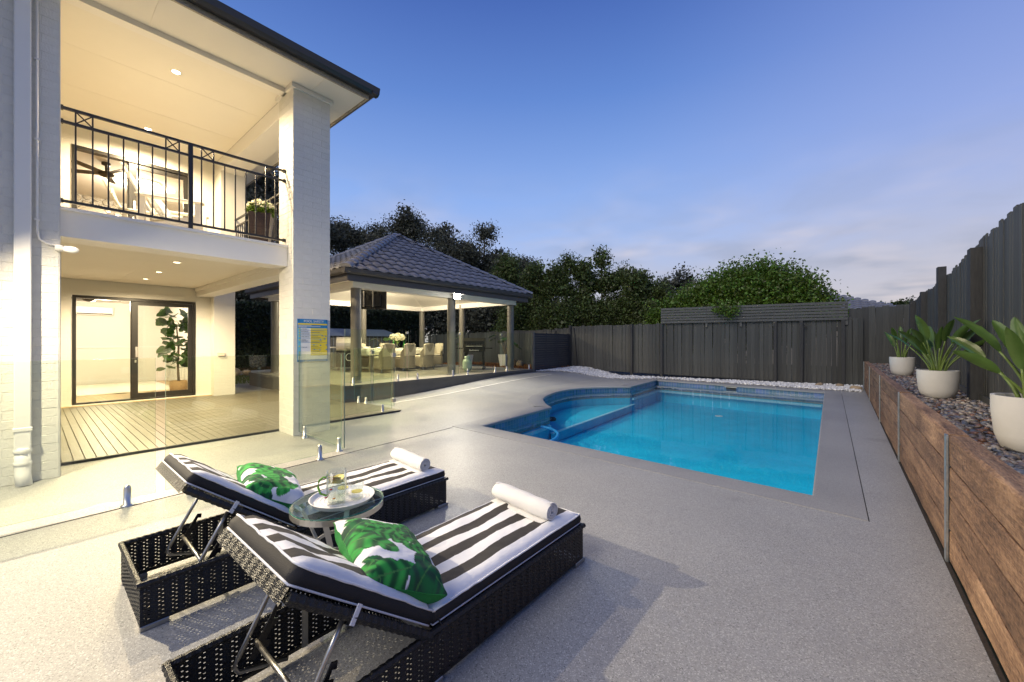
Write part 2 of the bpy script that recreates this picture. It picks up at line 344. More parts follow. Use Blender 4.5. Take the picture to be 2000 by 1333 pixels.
# ------------------------------------------------------------------ helpers
W = {}
def linkm(name, me, material, parent=None, world_coords=False, smooth=False):
    if material is not None:
        for m in (material if isinstance(material, (list, tuple)) else [material]):
            if m.name not in [x.name for x in me.materials if x]: me.materials.append(m)
    if smooth: me.polygons.foreach_set('use_smooth', [True] * len(me.polygons))
    o = bpy.data.objects.new(name, me); C.objects.link(o)
    W[o] = Matrix.Identity(4)
    if parent is not None:
        o.parent = parent
        if world_coords: o.matrix_parent_inverse = W[parent].inverted()
        else: W[o] = W[parent].copy()
    return o
class MB:
    def __init__(s): s.v = []; s.f = []; s.m = []
    def add(s, vs, fs, mi=0):
        k = len(s.v); s.v += [tuple(v) for v in vs]; s.f += [tuple(i + k for i in f) for f in fs]; s.m += [mi] * len(fs); return s
    def box(s, a, b, mi=0):
        x0, y0, z0 = a; x1, y1, z1 = b
        return s.add([(x0, y0, z0), (x1, y0, z0), (x1, y1, z0), (x0, y1, z0), (x0, y0, z1), (x1, y0, z1), (x1, y1, z1), (x0, y1, z1)],
                     [(0, 3, 2, 1), (4, 5, 6, 7), (0, 1, 5, 4), (1, 2, 6, 5), (2, 3, 7, 6), (3, 0, 4, 7)], mi)
    def cbox(s, a, b, c=.004, mi=0):
        bm = bmesh.new(); bmesh.ops.create_cube(bm, size=1)
        for v in bm.verts:
            v.co = Vector([(a[i] + b[i]) / 2 + v.co[i] * (b[i] - a[i]) for i in range(3)])
        bmesh.ops.bevel(bm, geom=bm.edges[:], offset=c, segments=1, affect='EDGES')
        bm.verts.index_update()
        s.add([v.co for v in bm.verts], [[v.index for v in f.verts] for f in bm.faces], mi); bm.free(); return s
    def bar(s, p, q, w, h, mi=0, up=(0, 0, 1)):
        p = Vector(p); q = Vector(q); d = (q - p).normalized(); up = Vector(up)
        if abs(d.dot(up)) > .98: up = Vector((1, 0, 0))
        r = d.cross(up).normalized() * w / 2; u = r.cross(d).normalized() * h / 2
        vs = [p - r - u, p + r - u, p + r + u, p - r + u, q - r - u, q + r - u, q + r + u, q - r + u]
        return s.add(vs, [(0, 1, 2, 3), (7, 6, 5, 4), (0, 4, 5, 1), (1, 5, 6, 2), (2, 6, 7, 3), (3, 7, 4, 0)], mi)
    def tube(s, pts, r, n=8, mi=0, cap=True):
        pts = [Vector(p) for p in pts]; rs = r if isinstance(r, (list, tuple)) else [r] * len(pts)
        k = len(s.v); ref = Vector((0, 0, 1)); rings = []
        for i, p in enumerate(pts):
            d = (pts[min(i + 1, len(pts) - 1)] - pts[max(i - 1, 0)]).normalized()
            if abs(d.dot(ref)) > .97: ref = Vector((1, 0, 0)) if abs(d.x) < .9 else Vector((0, 1, 0))
            a = d.cross(ref).normalized(); b = d.cross(a).normalized()
            rings.append([p + (a * math.cos(2 * math.pi * j / n) + b * math.sin(2 * math.pi * j / n)) * rs[i] for j in range(n)])
        vs = [v for rg in rings for v in rg]; fs = []
        for i in range(len(pts) - 1):
            for j in range(n): fs.append((i * n + j, i * n + (j + 1) % n, (i + 1) * n + (j + 1) % n, (i + 1) * n + j))
        if cap: fs += [tuple(range(n))[::-1], tuple((len(pts) - 1) * n + j for j in range(n))]
        return s.add(vs, fs, mi)
    def lathe(s, prof, n=24, c=(0, 0, 0), mi=0, cap0=False, cap1=False):
        vs = [(c[0] + r * math.cos(2 * math.pi * j / n), c[1] + r * math.sin(2 * math.pi * j / n), c[2] + z) for r, z in prof for j in range(n)]
        fs = [(i * n + j, i * n + (j + 1) % n, (i + 1) * n + (j + 1) % n, (i + 1) * n + j) for i in range(len(prof) - 1) for j in range(n)]
        if cap0: fs.append(tuple(range(n))[::-1])
        if cap1: fs.append(tuple((len(prof) - 1) * n + j for j in range(n)))
        return s.add(vs, fs, mi)
    def xf(s, mx):
        s.v = [tuple(mx @ Vector(v)) for v in s.v]; return s
    def mesh(s, name, smooth=False):
        me = bpy.data.meshes.new(name); me.from_pydata(s.v, [], s.f)
        if any(s.m): me.polygons.foreach_set('material_index', s.m)
        if smooth: me.polygons.foreach_set('use_smooth', [True] * len(s.f))
        me.update(); return me
    def build(s, name, material, parent=None, wc=False, smooth=False):
        return linkm(name, s.mesh(name, smooth), material, parent, wc)
def smooth_angle(o, deg=35):
    me = o.data; me.polygons.foreach_set('use_smooth', [True] * len(me.polygons))
    try: me.set_sharp_from_angle(angle=R(deg))
    except Exception: pass
    return o
def tag(o, label=None, cat=None, group=None, kind=None):
    if label: o['label'] = label
    if cat: o['category'] = cat
    if group: o['group'] = group
    if kind: o['kind'] = kind
    return o
def thing(name, loc, label, cat, rz=0, group=None):
    o = bpy.data.objects.new(name, None); C.objects.link(o); o.empty_display_size = .1
    o.location = loc; o.rotation_euler = (0, 0, rz)
    W[o] = Matrix.Translation(Vector(loc)) @ Matrix.Rotation(rz, 4, 'Z')
    return tag(o, label, cat, group)
def put(name, me, material, parent, mtx):
    """a shared mesh placed by a matrix given in the parent's space"""
    o = linkm(name, me, material, parent); o.matrix_local = mtx; return o
def copy_tree(o, parent=None):
    c = o.copy(); C.objects.link(c); W[c] = W[o].copy()
    if parent is not None: c.parent = parent; c.matrix_parent_inverse = o.matrix_parent_inverse.copy()
    for ch in list(o.children): copy_tree(ch, c)
    return c
def text_mesh(txt, size, depth=.0006, align='LEFT'):
    cu = bpy.data.curves.new('t', 'FONT'); cu.body = txt; cu.size = size; cu.extrude = depth; cu.align_x = align; cu.resolution_u = 3
    o = bpy.data.objects.new('t', cu); C.objects.link(o)
    bpy.context.view_layer.update()
    me = bpy.data.meshes.new_from_object(o.evaluated_get(bpy.context.evaluated_depsgraph_get()))
    bpy.data.objects.remove(o); bpy.data.curves.remove(cu); return me
def lamp(name, kind, energy, loc, parent, direction=None, col=(1, .78, .48), size=.05, spot=150, blend=.5):
    l = bpy.data.lights.new(name, kind); l.energy = energy; l.color = col
    if kind == 'SPOT': l.spot_size = R(spot); l.spot_blend = blend; l.shadow_soft_size = size
    elif kind == 'POINT': l.shadow_soft_size = size
    elif kind == 'AREA': l.shape = 'DISK'; l.size = size
    o = bpy.data.objects.new(name, l); C.objects.link(o); o.parent = parent
    if direction is not None: o.rotation_euler = Vector(direction).to_track_quat('-Z', 'Y').to_euler()
    o.matrix_parent_inverse = W[parent].inverted(); o.location = loc
    return o
def leaves(name, pts, size, material, parent, rng, wc=True, aspect=.45, up=.0):
    pts = np.asarray(pts); n = len(pts)
    u = rng.normal(size=(n, 3)); u[:, 2] += up; u /= np.linalg.norm(u, axis=1, keepdims=True)
    w = rng.normal(size=(n, 3)); v = np.cross(u, w); v /= np.linalg.norm(v, axis=1, keepdims=True) + 1e-9
    s = size * rng.uniform(.6, 1.35, size=(n, 1))
    nn = np.cross(u, v) * s * .12
    vs = np.stack([pts - u * s * .5, pts + v * s * aspect * .5 + nn, pts + u * s * .5, pts - v * s * aspect * .5 + nn], 1).reshape(-1, 3)
    return quads(name, vs, material, parent, wc)
def quads(name, vs, material, parent, wc=True):
    n = len(vs) // 4
    me = bpy.data.meshes.new(name); me.vertices.add(n * 4); me.vertices.foreach_set('co', vs.astype(np.float32).ravel())
    me.loops.add(n * 4); me.loops.foreach_set('vertex_index', np.arange(n * 4, dtype=np.int32))
    me.polygons.add(n); me.polygons.foreach_set('loop_start', np.arange(0, n * 4, 4, dtype=np.int32))
    me.polygons.foreach_set('loop_total', np.full(n, 4, dtype=np.int32))
    me.update(calc_edges=True); me.validate()
    return linkm(name, me, material, parent, wc)
ICO = None
def pebbles(name, pts, rad, material, rng, sub=1, flat=.6, parent=None):
    bm = bmesh.new(); bmesh.ops.create_icosphere(bm, subdivisions=sub, radius=1); bm.verts.index_update()
    bv = np.array([v.co for v in bm.verts]); bf = np.array([[v.index for v in f.verts] for f in bm.faces]); bm.free()
    n = len(pts); k = len(bv); r = rad * rng.uniform(.55, 1.35, size=(n, 1))
    sc_ = np.stack([r * rng.uniform(.8, 1.35, size=(n, 1)), r * rng.uniform(.75, 1.1, size=(n, 1)), r * flat * rng.uniform(.7, 1.2, size=(n, 1))], 2)
    v = bv[None] * sc_ * (1 + rng.normal(scale=.1, size=(n, k, 1)))
    a = rng.uniform(0, 6.28, size=n); t = rng.normal(scale=.35, size=n)
    ct, st = np.cos(t)[:, None], np.sin(t)[:, None]; y = v[:, :, 1] * ct - v[:, :, 2] * st; z = v[:, :, 1] * st + v[:, :, 2] * ct
    ca, sa = np.cos(a)[:, None], np.sin(a)[:, None]; x = v[:, :, 0] * ca - y * sa; y = v[:, :, 0] * sa + y * ca
    vs = np.stack([x, y, z], 2) + np.asarray(pts)[:, None, :]
    fs = (bf[None] + (np.arange(n) * k)[:, None, None]).reshape(-1, 3)
    me = bpy.data.meshes.new(name); me.from_pydata(vs.reshape(-1, 3).tolist(), [], fs.tolist()); 
    me.polygons.foreach_set('use_smooth', [True] * len(fs)); me.update()
    return linkm(name, me, material, parent, True)
def sstep(t): t = max(0., min(1., t)); return t * t * (3 - 2 * t)
def zg(x, y): return .27 * sstep((-5.7 - x) / 2.4) * sstep((y - 4.6) / 5.2)
def zg(x, y): return .29 * sstep((-6.5 - x) / 1.9) * sstep((y - 4.8) / 6.0)
rng = np.random.default_rng(5)
# ================================================================== ground and pavement
def catmull(pts, k=5):
    out = []
    P_ = [pts[0]] + pts + [pts[-1]]
    for i in range(1, len(P_) - 2):
        p0, p1, p2, p3 = [np.array(p) for p in P_[i - 1:i + 3]]
        for j in range(k):
            t = j / k
            out.append(tuple(.5 * ((2 * p1) + (-p0 + p2) * t + (2 * p0 - 5 * p1 + 4 * p2 - p3) * t * t + (-p0 + 3 * p1 - 3 * p2 + p3) * t ** 3)))
    out.append(tuple(pts[-1])); return out
curve = catmull([(-5.02, 11.80), (-5.55, 11.28), (-5.98, 10.60), (-6.12, 9.90), (-6.05, 9.15), (-5.72, 8.15), (-5.22, 7.48), (-4.75, 7.05)])
POOL = [(-4.59, 4.75), (-.21, 4.53), (-.38, 13.96), (-5.15, 14.45)] + curve
def offset(poly, d):
    n = len(poly); out = []
    for i in range(n):
        a, b, c = [Vector(poly[j % n]) for j in (i - 1, i, i + 1)]
        n1 = (b - a).normalized(); n2 = (c - b).normalized()
        n1 = Vector((n1.y, -n1.x)); n2 = Vector((n2.y, -n2.x))
        m = n1 + n2; m = m / max(.35, m.dot(n1)) if m.length > .2 else n1
        out.append(tuple(b + m * d))
    return out
def inside(p, poly):
    x, y = p; r = False; j = len(poly) - 1
    for i in range(len(poly)):
        xi, yi = poly[i]; xj, yj = poly[j]
        if (yi > y) != (yj > y) and x < (xj - xi) * (y - yi) / (yj - yi) + xi: r = not r
        j = i
    return r
OUT = offset(POOL, .36); OUTG = offset(POOL, .367)
def sheet(name, outer, holes, zf, step, material, parent=None):
    vs = [Vector(p) for p in outer]; es = [(i, (i + 1) % len(outer)) for i in range(len(outer))]
    for h_ in holes:
        k = len(vs); vs += [Vector(p) for p in h_]; es += [(k + i, k + (i + 1) % len(h_)) for i in range(len(h_))]
    if step:
        xs = [p[0] for p in outer]; ys = [p[1] for p in outer]
        for x in np.arange(min(xs) + step, max(xs), step):
            for y in np.arange(min(ys) + step, max(ys), step):
                if inside((x, y), outer) and not any(inside((x, y), h_) for h_ in holes): vs.append(Vector((x, y)))
    v, e, f_, *_ = delaunay_2d_cdt(vs, es, [], 0, 1e-5)
    fs = []
    for t in f_:
        c_ = sum((v[i] for i in t), Vector((0, 0))) / len(t)
        if inside(c_, outer) and not any(inside(c_, h_) for h_ in holes): fs.append(t)
    me = bpy.data.meshes.new(name); me.from_pydata([(p.x, p.y, zf(p.x, p.y)) for p in v], [], fs); me.update()
    if me.polygons and me.polygons[0].normal.z < 0: me.flip_normals()
    return linkm(name, me, material, parent)
RECT = [(-19, -9), (.5, -9), (.5, 16.6), (-19, 16.6)]
gnd = sheet('ground', [(-400, -400), (400, -400), (400, 400), (-400, 400)], [RECT], lambda x, y: -.05, 0, M['earth']); tag(gnd, kind='structure')
pav = sheet('pavement', RECT, [OUTG], zg, .45, M['concrete']); tag(pav, kind='structure')
for nm, a, b in (('expansion_joint', (-4.57, -.9), (-4.85, 4.34)), ('expansion_joint', (-6.4, 13.2), (-5.6, 13.75))):
    m = MB(); m.bar((a[0], a[1], .002), (b[0], b[1], .002), .007, .004); m.build(nm, M['joint'], pav)
# white margin strip along the gazebo deck
m = MB()
for i in range(14):
    y0, y1 = 5.2 + i * .46, 5.2 + (i + 1) * .46
    xa = lambda y: -7.75 - .006 * (y - 8) ** 2
    m.add([(xa(y0) - .03, y0, zg(xa(y0), y0) + .005), (xa(y0) + .03, y0, zg(xa(y0), y0) + .005), (xa(y1) + .03, y1, zg(xa(y1), y1) + .005), (xa(y1) - .03, y1, zg(xa(y1), y1) + .005)], [(0, 1, 2, 3)])
m.build('margin_strip', M['white'], pav)

# ================================================================== pool
pool = thing('swimming_pool', (-2.4, 9, 0), 'blue rectangular swimming pool with a curved step bay on its left side', 'swimming pool')
n = len(POOL)
m = MB()   # coping ring
vi = [(x, y, .0) for x, y in POOL]; vo = [(x, y, .003) for x, y in OUT]
vin = [(x, y, 0.003) for x, y in offset(POOL, .02)]; vdn = [(x, y, -.05) for x, y in POOL]; vun = [(x, y, -.052) for x, y in offset(POOL, .06)]
vi = [(x, y, -.012) for x, y in POOL]; vod = [(x, y, -.06) for x, y in OUT]
rings = [vod, vo, vin, vi, vdn, vun]
m.v = [p for r in rings for p in r]
m.f = [(k * n + i, k * n + (i + 1) % n, (k + 1) * n + (i + 1) % n, (k + 1) * n + i) for k in range(5) for i in range(n)]; m.m = [0] * len(m.f)
o = m.build('coping', M['coping'], pool, True); smooth_angle(o, 50)
WALL = offset(POOL, .04); WZ = -.135
m = MB(); nb = len(WALL)
m.v = [(x, y, -.055) for x, y in WALL] + [(x, y, -.78) for x, y in WALL]
m.f = [(i, nb + i, nb + (i + 1) % nb, (i + 1) % nb) for i in range(nb)] + [tuple(range(nb, 2 * nb))]; m.m = [0] * len(m.f)
basin = m.build('basin', M['pool'], pool, True)
m = MB(); g2 = offset(POOL, .12)   # bed under the joint between coping and pavement
m.v = [(x, y, -.045) for x, y in offset(POOL, .34)] + [(x, y, -.045) for x, y in offset(POOL, .40)]
m.f = [(i, nb + i, nb + (i + 1) % nb, (i + 1) % nb) for i in range(nb)]; m.m = [0] * nb
m.build('joint_bed', M['joint'], pool, True)
# waterline tiles: two rows of small glazed tiles on every wall
tl = []; T = .09
for i in range(nb):
    a = np.array(WALL[i]); b = np.array(WALL[(i + 1) % nb]); L_ = np.linalg.norm(b - a); d = (b - a) / L_; nn = np.array((-d[1], d[0]))
    k = max(1, int(round(L_ / T)))
    for j in range(k):
        for r_ in range(3):
            z1 = -.056 - r_ * T; z0 = z1 - T + .008
            p = a + d * (L_ * j / k + .004) + nn * .004; q = a + d * (L_ * (j + 1) / k - .004) + nn * .004
            tl += [(p[0], p[1], z0), (q[0], q[1], z0), (q[0], q[1], z1), (p[0], p[1], z1)]
o = quads('waterline_tiles', np.array(tl), M['pool_tile'], pool); o['kind'] = 'stuff'
m = MB(); m.v = [(x, y, -.054) for x, y in offset(POOL, .038)] + [(x, y, -.36) for x, y in offset(POOL, .038)]
m.f = [(i, nb + i, nb + (i + 1) % nb, (i + 1) % nb) for i in range(nb)]; m.m = [0] * nb; m.build('grout_band', M['grout'], pool, True)
# ledge below the tiles, step bay and its pale nosing
bay = [(-4.72, 6.98)] + [p for p in curve[::-1]] + [(-4.98, 11.85)]
bayo = [(x, y) for x, y in bay]
m = MB(); k = len(bayo); m.v = [(x, y, -.56) for x, y in bayo] + [(x, y, -.77) for x, y in bayo]
m.f = [tuple(range(k))] + [(i, (i + 1) % k, k + (i + 1) % k, k + i) for i in range(k)]; m.m = [0] * len(m.f)
m.build('step_bay', M['pool'], pool, True)
m = MB(); m.bar((-4.70, 6.98, -.545), (-4.93, 11.85, -.545), .07, .02); m.build('step_nosing', M['pool_edge'], pool, True)
for nm, a, b in (('ledge', (-5.06, 14.38), (-.44, 13.90)), ('ledge', (-5.09, 14.34), (-4.99, 11.9)), ('ledge', (-4.55, 4.84), (-4.72, 6.95))):
    m = MB(); m.bar((a[0], a[1], -.40), (b[0], b[1], -.40), .05, .06); m.build(nm, M['pool_edge'], pool, True)
m = MB(); m.bar((-2.86, 14.19, -.105), (-2.58, 14.165, -.105), .012, .07); sk = m.build('skimmer_mouth', M['black_metal'], pool, True)
m = MB(); m.bar((-2.9, 14.165, -.065), (-2.54, 14.13, -.065), .02, .014); m.build('skimmer_frame', M['cream'], sk, True)
m = MB(); m.lathe([(.10, 0), (.10, .012), (0, .014)], 20, (-2.75, 12.7, -.778)); m.build('floor_drain', M['white'], pool, True)
m = MB(); m.tube([(-4.45 + .35 * math.sin(t), 6.15 + .42 * math.cos(t), -.34 - .05 * t) for t in np.linspace(-.6, 2.6, 18)], .028, 8); m.build('cleaner_hose', M['hose'], pool, True, True)
m = MB(); m.lathe([(.13, 0), (.13, .05), (.10, .07), (.06, .06)], 20, (-5.55, 8.2, -.56)); m.build('suction_cover', M['gloss_black'], pool, True, True)
wat = sheet('pool_water', offset(POOL, .036), [], lambda x, y: WZ, 0, M['water']); tag(wat, kind='structure')

# ================================================================== fences
def paling_mesh(w, t=.017, c=.003):
    m = MB(); m.cbox((-w / 2, -t / 2, 0), (w / 2, t / 2, 1), c); return m.mesh('paling')
def paling_fence(fence, p0, p1, w, base, top, jit=.02, gap=.003, tilt=.004, skip=()):
    p0 = Vector(p0); p1 = Vector(p1); d = p1 - p0; L_ = d.length; d /= L_; k = int(L_ / w); ang = math.atan2(d.y, d.x)
    me = paling_mesh(w - gap)
    for i in range(k):
        t = (i + .5) / k; q = p0 + d * L_ * t
        zb = base(t); h_ = top(t) - zb + rnd.uniform(-jit, jit)
        mx = Matrix.Translation((q.x + rnd.uniform(-.004, .004), q.y + rnd.uniform(-.005, .005), zb)) @ Matrix.Rotation(ang, 4, 'Z') @ Matrix.Rotation(rnd.gauss(0, tilt), 4, 'Y') @ Matrix.Rotation(rnd.gauss(0, .02), 4, 'Z') @ Matrix.Diagonal((1, 1, h_, 1))
        o = linkm('paling', me, M['fence'], fence); o.matrix_parent_inverse = W[fence].inverted(); o.matrix_basis = mx
def fy(x): return 14.62 + (x + 8.9) * (1.55 / 9.0)
bf = thing('paling_fence', (-4, fy(-4), 0), 'charcoal paling fence along the back of the pool behind white pebbles', 'fence')
paling_fence(bf, (-8.9, fy(-8.9)), (.5, fy(.5)), .128, lambda t: .22 - .2 * t, lambda t: 2.02 + .1 * t)
for x in (-8.88, -6.35, -5.25, -1.72, -1.02, .02):
    m = MB(); m.box((x - .045, fy(x) - .1, .0), (x + .045, fy(x) - .012, 2.06)); m.build('post', M['fence_dark'], bf, True)
for z in (.45, 1.8):
    m = MB(); m.bar((-8.9, fy(-8.9) + .05, z), (.5, fy(.5) + .05, z), .04, .08); m.build('rail', M['fence_dark'], bf, True)
m = MB(); m.bar((-8.55, fy(-8.5) - .04, .2), (-8.72, fy(-8.7) - .04, 1.98), .05, .02); m.build('loose_batten', M['fence_dark'], bf, True)
m = MB(); m.tube([(-.88, fy(-.9) - .1, 1.88), (-.98, fy(-1) - .1, 1.9), (-1.0, fy(-1) - .1, .05)], .028, 8); m.build('pipe', M['fence_dark'], bf, True)
# slatted screen on top
scr = thing('slatted_screen', (-2.6, fy(-2.6), 2.05), 'grey horizontal slat screen standing above the back paling fence', 'screen')
for i in range(6):
    z = 2.10 + i * .098
    for a, b in ((-5.27, -3.75), (-3.745, -1.75), (-1.745, .13)):
        m = MB(); m.bar((a, fy(a) - .075, z), (b, fy(b) - .075, z), .022, .078); m.build('slat', M['screen'], scr, True)
for x in (-5.24, -3.75, -2.7, -1.75, .1):
    m = MB(); m.box((x - .035, fy(x) - .058, 1.9), (x + .035, fy(x) - .02, 2.63)); m.build('post', M['screen'], scr, True)
# fence behind the gazebo
gf = thing('paling_fence', (-12, 14.1, 0), 'low charcoal paling fence behind the gazebo and orange bark', 'fence')
paling_fence(gf, (-17.5, 13.9), (-8.95, 14.6), .14, lambda t: .25, lambda t: 1.72 + .22 * t, .03)
for x in (-14.6, -12.0, -9.6):
    m = MB(); m.box((x - .05, 13.95 + (x + 17.5) * .08 - .1, .2), (x + .05, 13.95 + (x + 17.5) * .08 - .02, 1.85)); m.build('post', M['fence_dark'], gf, True)
# dark slat gate fence between deck and back fence
sf = thing('slat_fence', (-8.6, 13, .2), 'black horizontal slat fence panel between gazebo deck and back fence', 'fence')
for i in range(17):
    z = .27 + i * .086
    m = MB(); m.bar((-8.5, 11.5, z), (-8.88, 14.55, z), .02, .079); m.build('slat', M['slat_dark'], sf, True)
for t in (.02, .33, .66, .97):
    x = -8.53 - .38 * t; y = 11.5 + 3.05 * t
    m = MB(); m.box((x - .06, y - .03, .12), (x - .015, y + .03, 1.72)); m.build('post', M['slat_dark'], sf, True)
m = MB(); m.box((-8.53, 11.40, .2), (-8.46, 11.47, 1.74)); m.build('end_post', M['post_grey'], sf, True)
# right boundary fence on the raised bed
def fx(y): return 1.17 + (y - 5) * .033
rf = thing('paling_fence', (1.4, 10, .7), 'tall dark paling fence on the right behind the potted plants', 'fence')
paling_fence(rf, (fx(3.2), 3.2), (fx(16.4), 16.4), .102, lambda t: .66, lambda t: 2.56 + .04 * math.sin(t * 9) - .12 * t, .03, tilt=.006)
for y in (4.4, 6.9, 9.6, 12.3, 15.0):
    m = MB(); m.box((fx(y) - .11, y - .08, .55), (fx(y) - .012, y + .08, 2.46 if y != 9.6 else 2.62)); m.build('post', M['fence_dark'], rf, True)
m = MB(); m.bar((fx(3.2) - .03, 3.2, .72), (fx(16.4) - .03, 16.4, .72), .022, .16); m.build('plinth_board', M['fence'], rf, True)
cf_ = thing('paling_fence', (1.0, 16.4, .7), 'short run of wide weathered palings beside the slat screen at the corner', 'fence')
paling_fence(cf_, (.16, 16.3), (1.56, 16.5), .156, lambda t: .3, lambda t: 2.42 + .05 * t, .04, -.006)

# ================================================================== retaining wall and raised bed
rw = thing('retaining_wall', (.56, 8, 0), 'brown timber look sleeper retaining wall with galvanised posts', 'retaining wall')
ys = [-2.2, .75, 3.72, 6.42, 9.35, 12.55, 15.4]
def wx(y): return .52 - .0025 * (y - 2.6)
for i in range(len(ys) - 1):
    for r_ in range(4):
        z = .01 + r_ * .2
        bm = bmesh.new(); L_ = ys[i + 1] - ys[i] - .05; k = 16
        prof = [(0, .004), (.006, .0), (.006, .0)]
        m = MB(); sec = [(.035, 0), (.005, .003), (0, .014), (0, .184), (.005, .194), (.035, .197) if r_ < 3 else (.012, .199), (.092, .198), (.1, .188), (.1, .008), (.094, 0)]
        vs = []
        for j in range(k + 1):
            y = ys[i] + .025 + L_ * j / k
            for (sx, sz) in sec:
                e = .005 * rnd.random() if sx < .03 else 0
                vs.append((wx(y) + sx + e, y, z + sz + (rnd.uniform(-.004, .003) if sz > .19 and r_ == 3 else (rnd.uniform(-.002, .002) if sx < .03 else 0))))
        ns = len(sec); fs = [(j * ns + q, j * ns + (q + 1) % ns, (j + 1) * ns + (q + 1) % ns, (j + 1) * ns + q) for j in range(k) for q in range(ns)]
        fs += [tuple(range(ns))[::-1], tuple(k * ns + q for q in range(ns))]
        bm.free(); m.add(vs, [f_[::-1] for f_ in fs]); m.build('sleeper', M['timber'], rw, True)
for y in ys:
    x = wx(y); m = MB()
    m.box((x - .012, y - .030, 0), (x - .002, y + .030, .805)); m.box((x + .102, y - .04, 0), (x + .112, y + .04, .79)); m.box((x - .002, y - .004, 0), (x + .102, y + .004, .79))
    m.build('steel_post', M['galv'], rw, True)
soil = sheet('garden_bed', [(.60, -3), (1.2, -3), (1.25, 8), (1.62, 16.6), (.58, 16.6)], [], lambda x, y: .70, 0, M['soil']); tag(soil, kind='structure')
pts = []
for y in np.arange(1.5, 16.2, .05):
    dens = 30 if y < 7 else (22 if y < 11 else 14)
    for _ in range(dens): pts.append((rng.uniform(.615, fx(y) - .02), y + rng.uniform(0, .05), .705 + rng.uniform(0, .03)))
pb = pebbles('river_pebbles', np.array(pts), .024, M['river'], rng, 1, .55); tag(pb, 'smooth brown and grey river pebbles filling the raised garden bed', 'pebbles', kind='stuff')
# dark gap and crumbs at the wall foot
m = MB(); m.box((.499, -3, -.02), (.519, 16, .004)); m.build('edge_gap', M['soil'], pav, False)
# white pebbles
poly = [(-8.5, 11.5), (-8.2, 12.4), (-7.6, 13.1), (-6.6, 13.7), (-5.65, 14.25), (-5.3, 14.84), (.4, 14.42), (.47, 16.1), (-8.8, 14.55)]
pts = []
while len(pts) < 7500:
    x, y = rng.uniform(-8.8, .47), rng.uniform(11.5, 16.2)
    if inside((x, y), poly) and y < fy(x) - .02:
        edge = min(1, (fy(x) - y) / .5); pts.append((x, y, zg(x, y) + .012 + rng.uniform(0, .05) * (1 - .5 * edge)))
wp = pebbles('white_pebbles', np.array(pts), .032, M['white_pebble'], rng, 1, .7); tag(wp, 'white marble pebbles along the foot of the back fence', 'pebbles', kind='stuff')
for i, (x, y, s, lb) in enumerate(((-.05, 15.55, .12, 'small brown stone among white pebbles near the wall corner'), (-.55, 15.5, .09, 'smallest brown stone in the white pebbles by the fence'), (.3, 15.0, .1, 'brown stone beside the retaining wall foot in white pebbles'))):
    o = pebbles('garden_stone', np.array([(x, y, .05)]), s, M['rock'], rng, 3, .7); tag(o, lb, 'stone', 'brown stones in the white pebbles')

# ================================================================== gazebo surroundings
bark = sheet('bark_bed', [(-17.5, 11.42), (-8.6, 11.42), (-8.95, 14.5), (-17.5, 13.9)], [], lambda x, y: zg(x, y) + .02, .6, M['soil']); tag(bark, kind='structure')
pts = np.column_stack([rng.uniform(-14.5, -8.65, 5000), rng.uniform(11.45, 14.3, 5000), np.zeros(5000)]); pts[:, 2] = .31 + rng.uniform(0, .05, 5000)
o = leaves('bark_mulch', pts, .09, M['bark'], None, rng); tag(o, 'orange bark mulch strewn behind the gazebo deck', 'bark mulch', kind='stuff')
pts = np.column_stack([rng.uniform(-18.8, -15, 6000), rng.uniform(3.6, 6.2, 6000), np.zeros(6000)]); pts[:, 2] = .03
o = leaves('lawn', pts, .10, M['grass'], None, rng, aspect=.12, up=2.2); tag(o, 'small strip of lawn beyond the covered deck', 'grass', kind='stuff')
for i, (x, y, z, s, lb) in enumerate(((-18.4, 5.0, .15, .26, 'round boulder at the lawn edge seen past the white column'), (-17.9, 5.35, .17, .28, 'larger brown boulder next to the gazebo deck corner'), (-18.1, 4.7, .12, .2, 'small pale boulder at the left of the lawn edge'),
        (-11.0, 13.2, .48, .34, 'pale sandstone boulder in the bark behind the barbecue'), (-10.6, 13.3, .42, .28, 'low sandstone boulder beside the white square planter'), (-11.5, 13.5, .42, .24, 'small sandstone boulder half hidden behind the barbecue'))):
    o = pebbles('boulder', np.array([(x, y, z)]), s, M['rock'], rng, 3, .75); tag(o, lb, 'boulder', 'garden boulders')
# ================================================================== house
XF = -6.2
hs_ = thing('house', (-9, 0, 0), 'two storey painted white brick house with balcony and covered deck', 'house')
HS = lambda m, nm, mt, par=None, sm=False: m.build(nm, M[mt], par or hs_, True, sm)
BH = .09
def brick_mesh(L_):
    m = MB(); m.cbox((-.010, -L_ / 2 + .0016, .0016), (.0, L_ / 2 - .0016, BH - .0016), .0022); return m.mesh('brick')
BM = {l: brick_mesh(l) for l in (.24, .12, .36, .275)}
def brick_face(parent, origin, along, normal_ang, width, height, pattern):
    """bricks on a face: origin = lower start corner, along = unit vector, bricks' +x = outward"""
    k = int(height / BH)
    for i in range(k):
        s_ = 0
        for L_ in pattern[i % 2]:
            c_ = Vector(origin) + Vector(along) * (s_ + L_ / 2) + Vector((0, 0, i * BH))
            key = min(BM, key=lambda q: abs(q - L_))
            mx = Matrix.Translation(c_) @ Matrix.Rotation(normal_ang, 4, 'Z') @ Matrix.Translation((rnd.uniform(-.0015, .0015), 0, rnd.uniform(-.001, .001))) @ Matrix.Rotation(rnd.gauss(0, .004), 4, 'Z') @ Matrix.Diagonal((1, L_ / key, 1, 1))
            o = linkm('brick', BM[key], M['brick'], parent); o.matrix_parent_inverse = W[parent].inverted(); o.matrix_basis = mx; s_ += L_
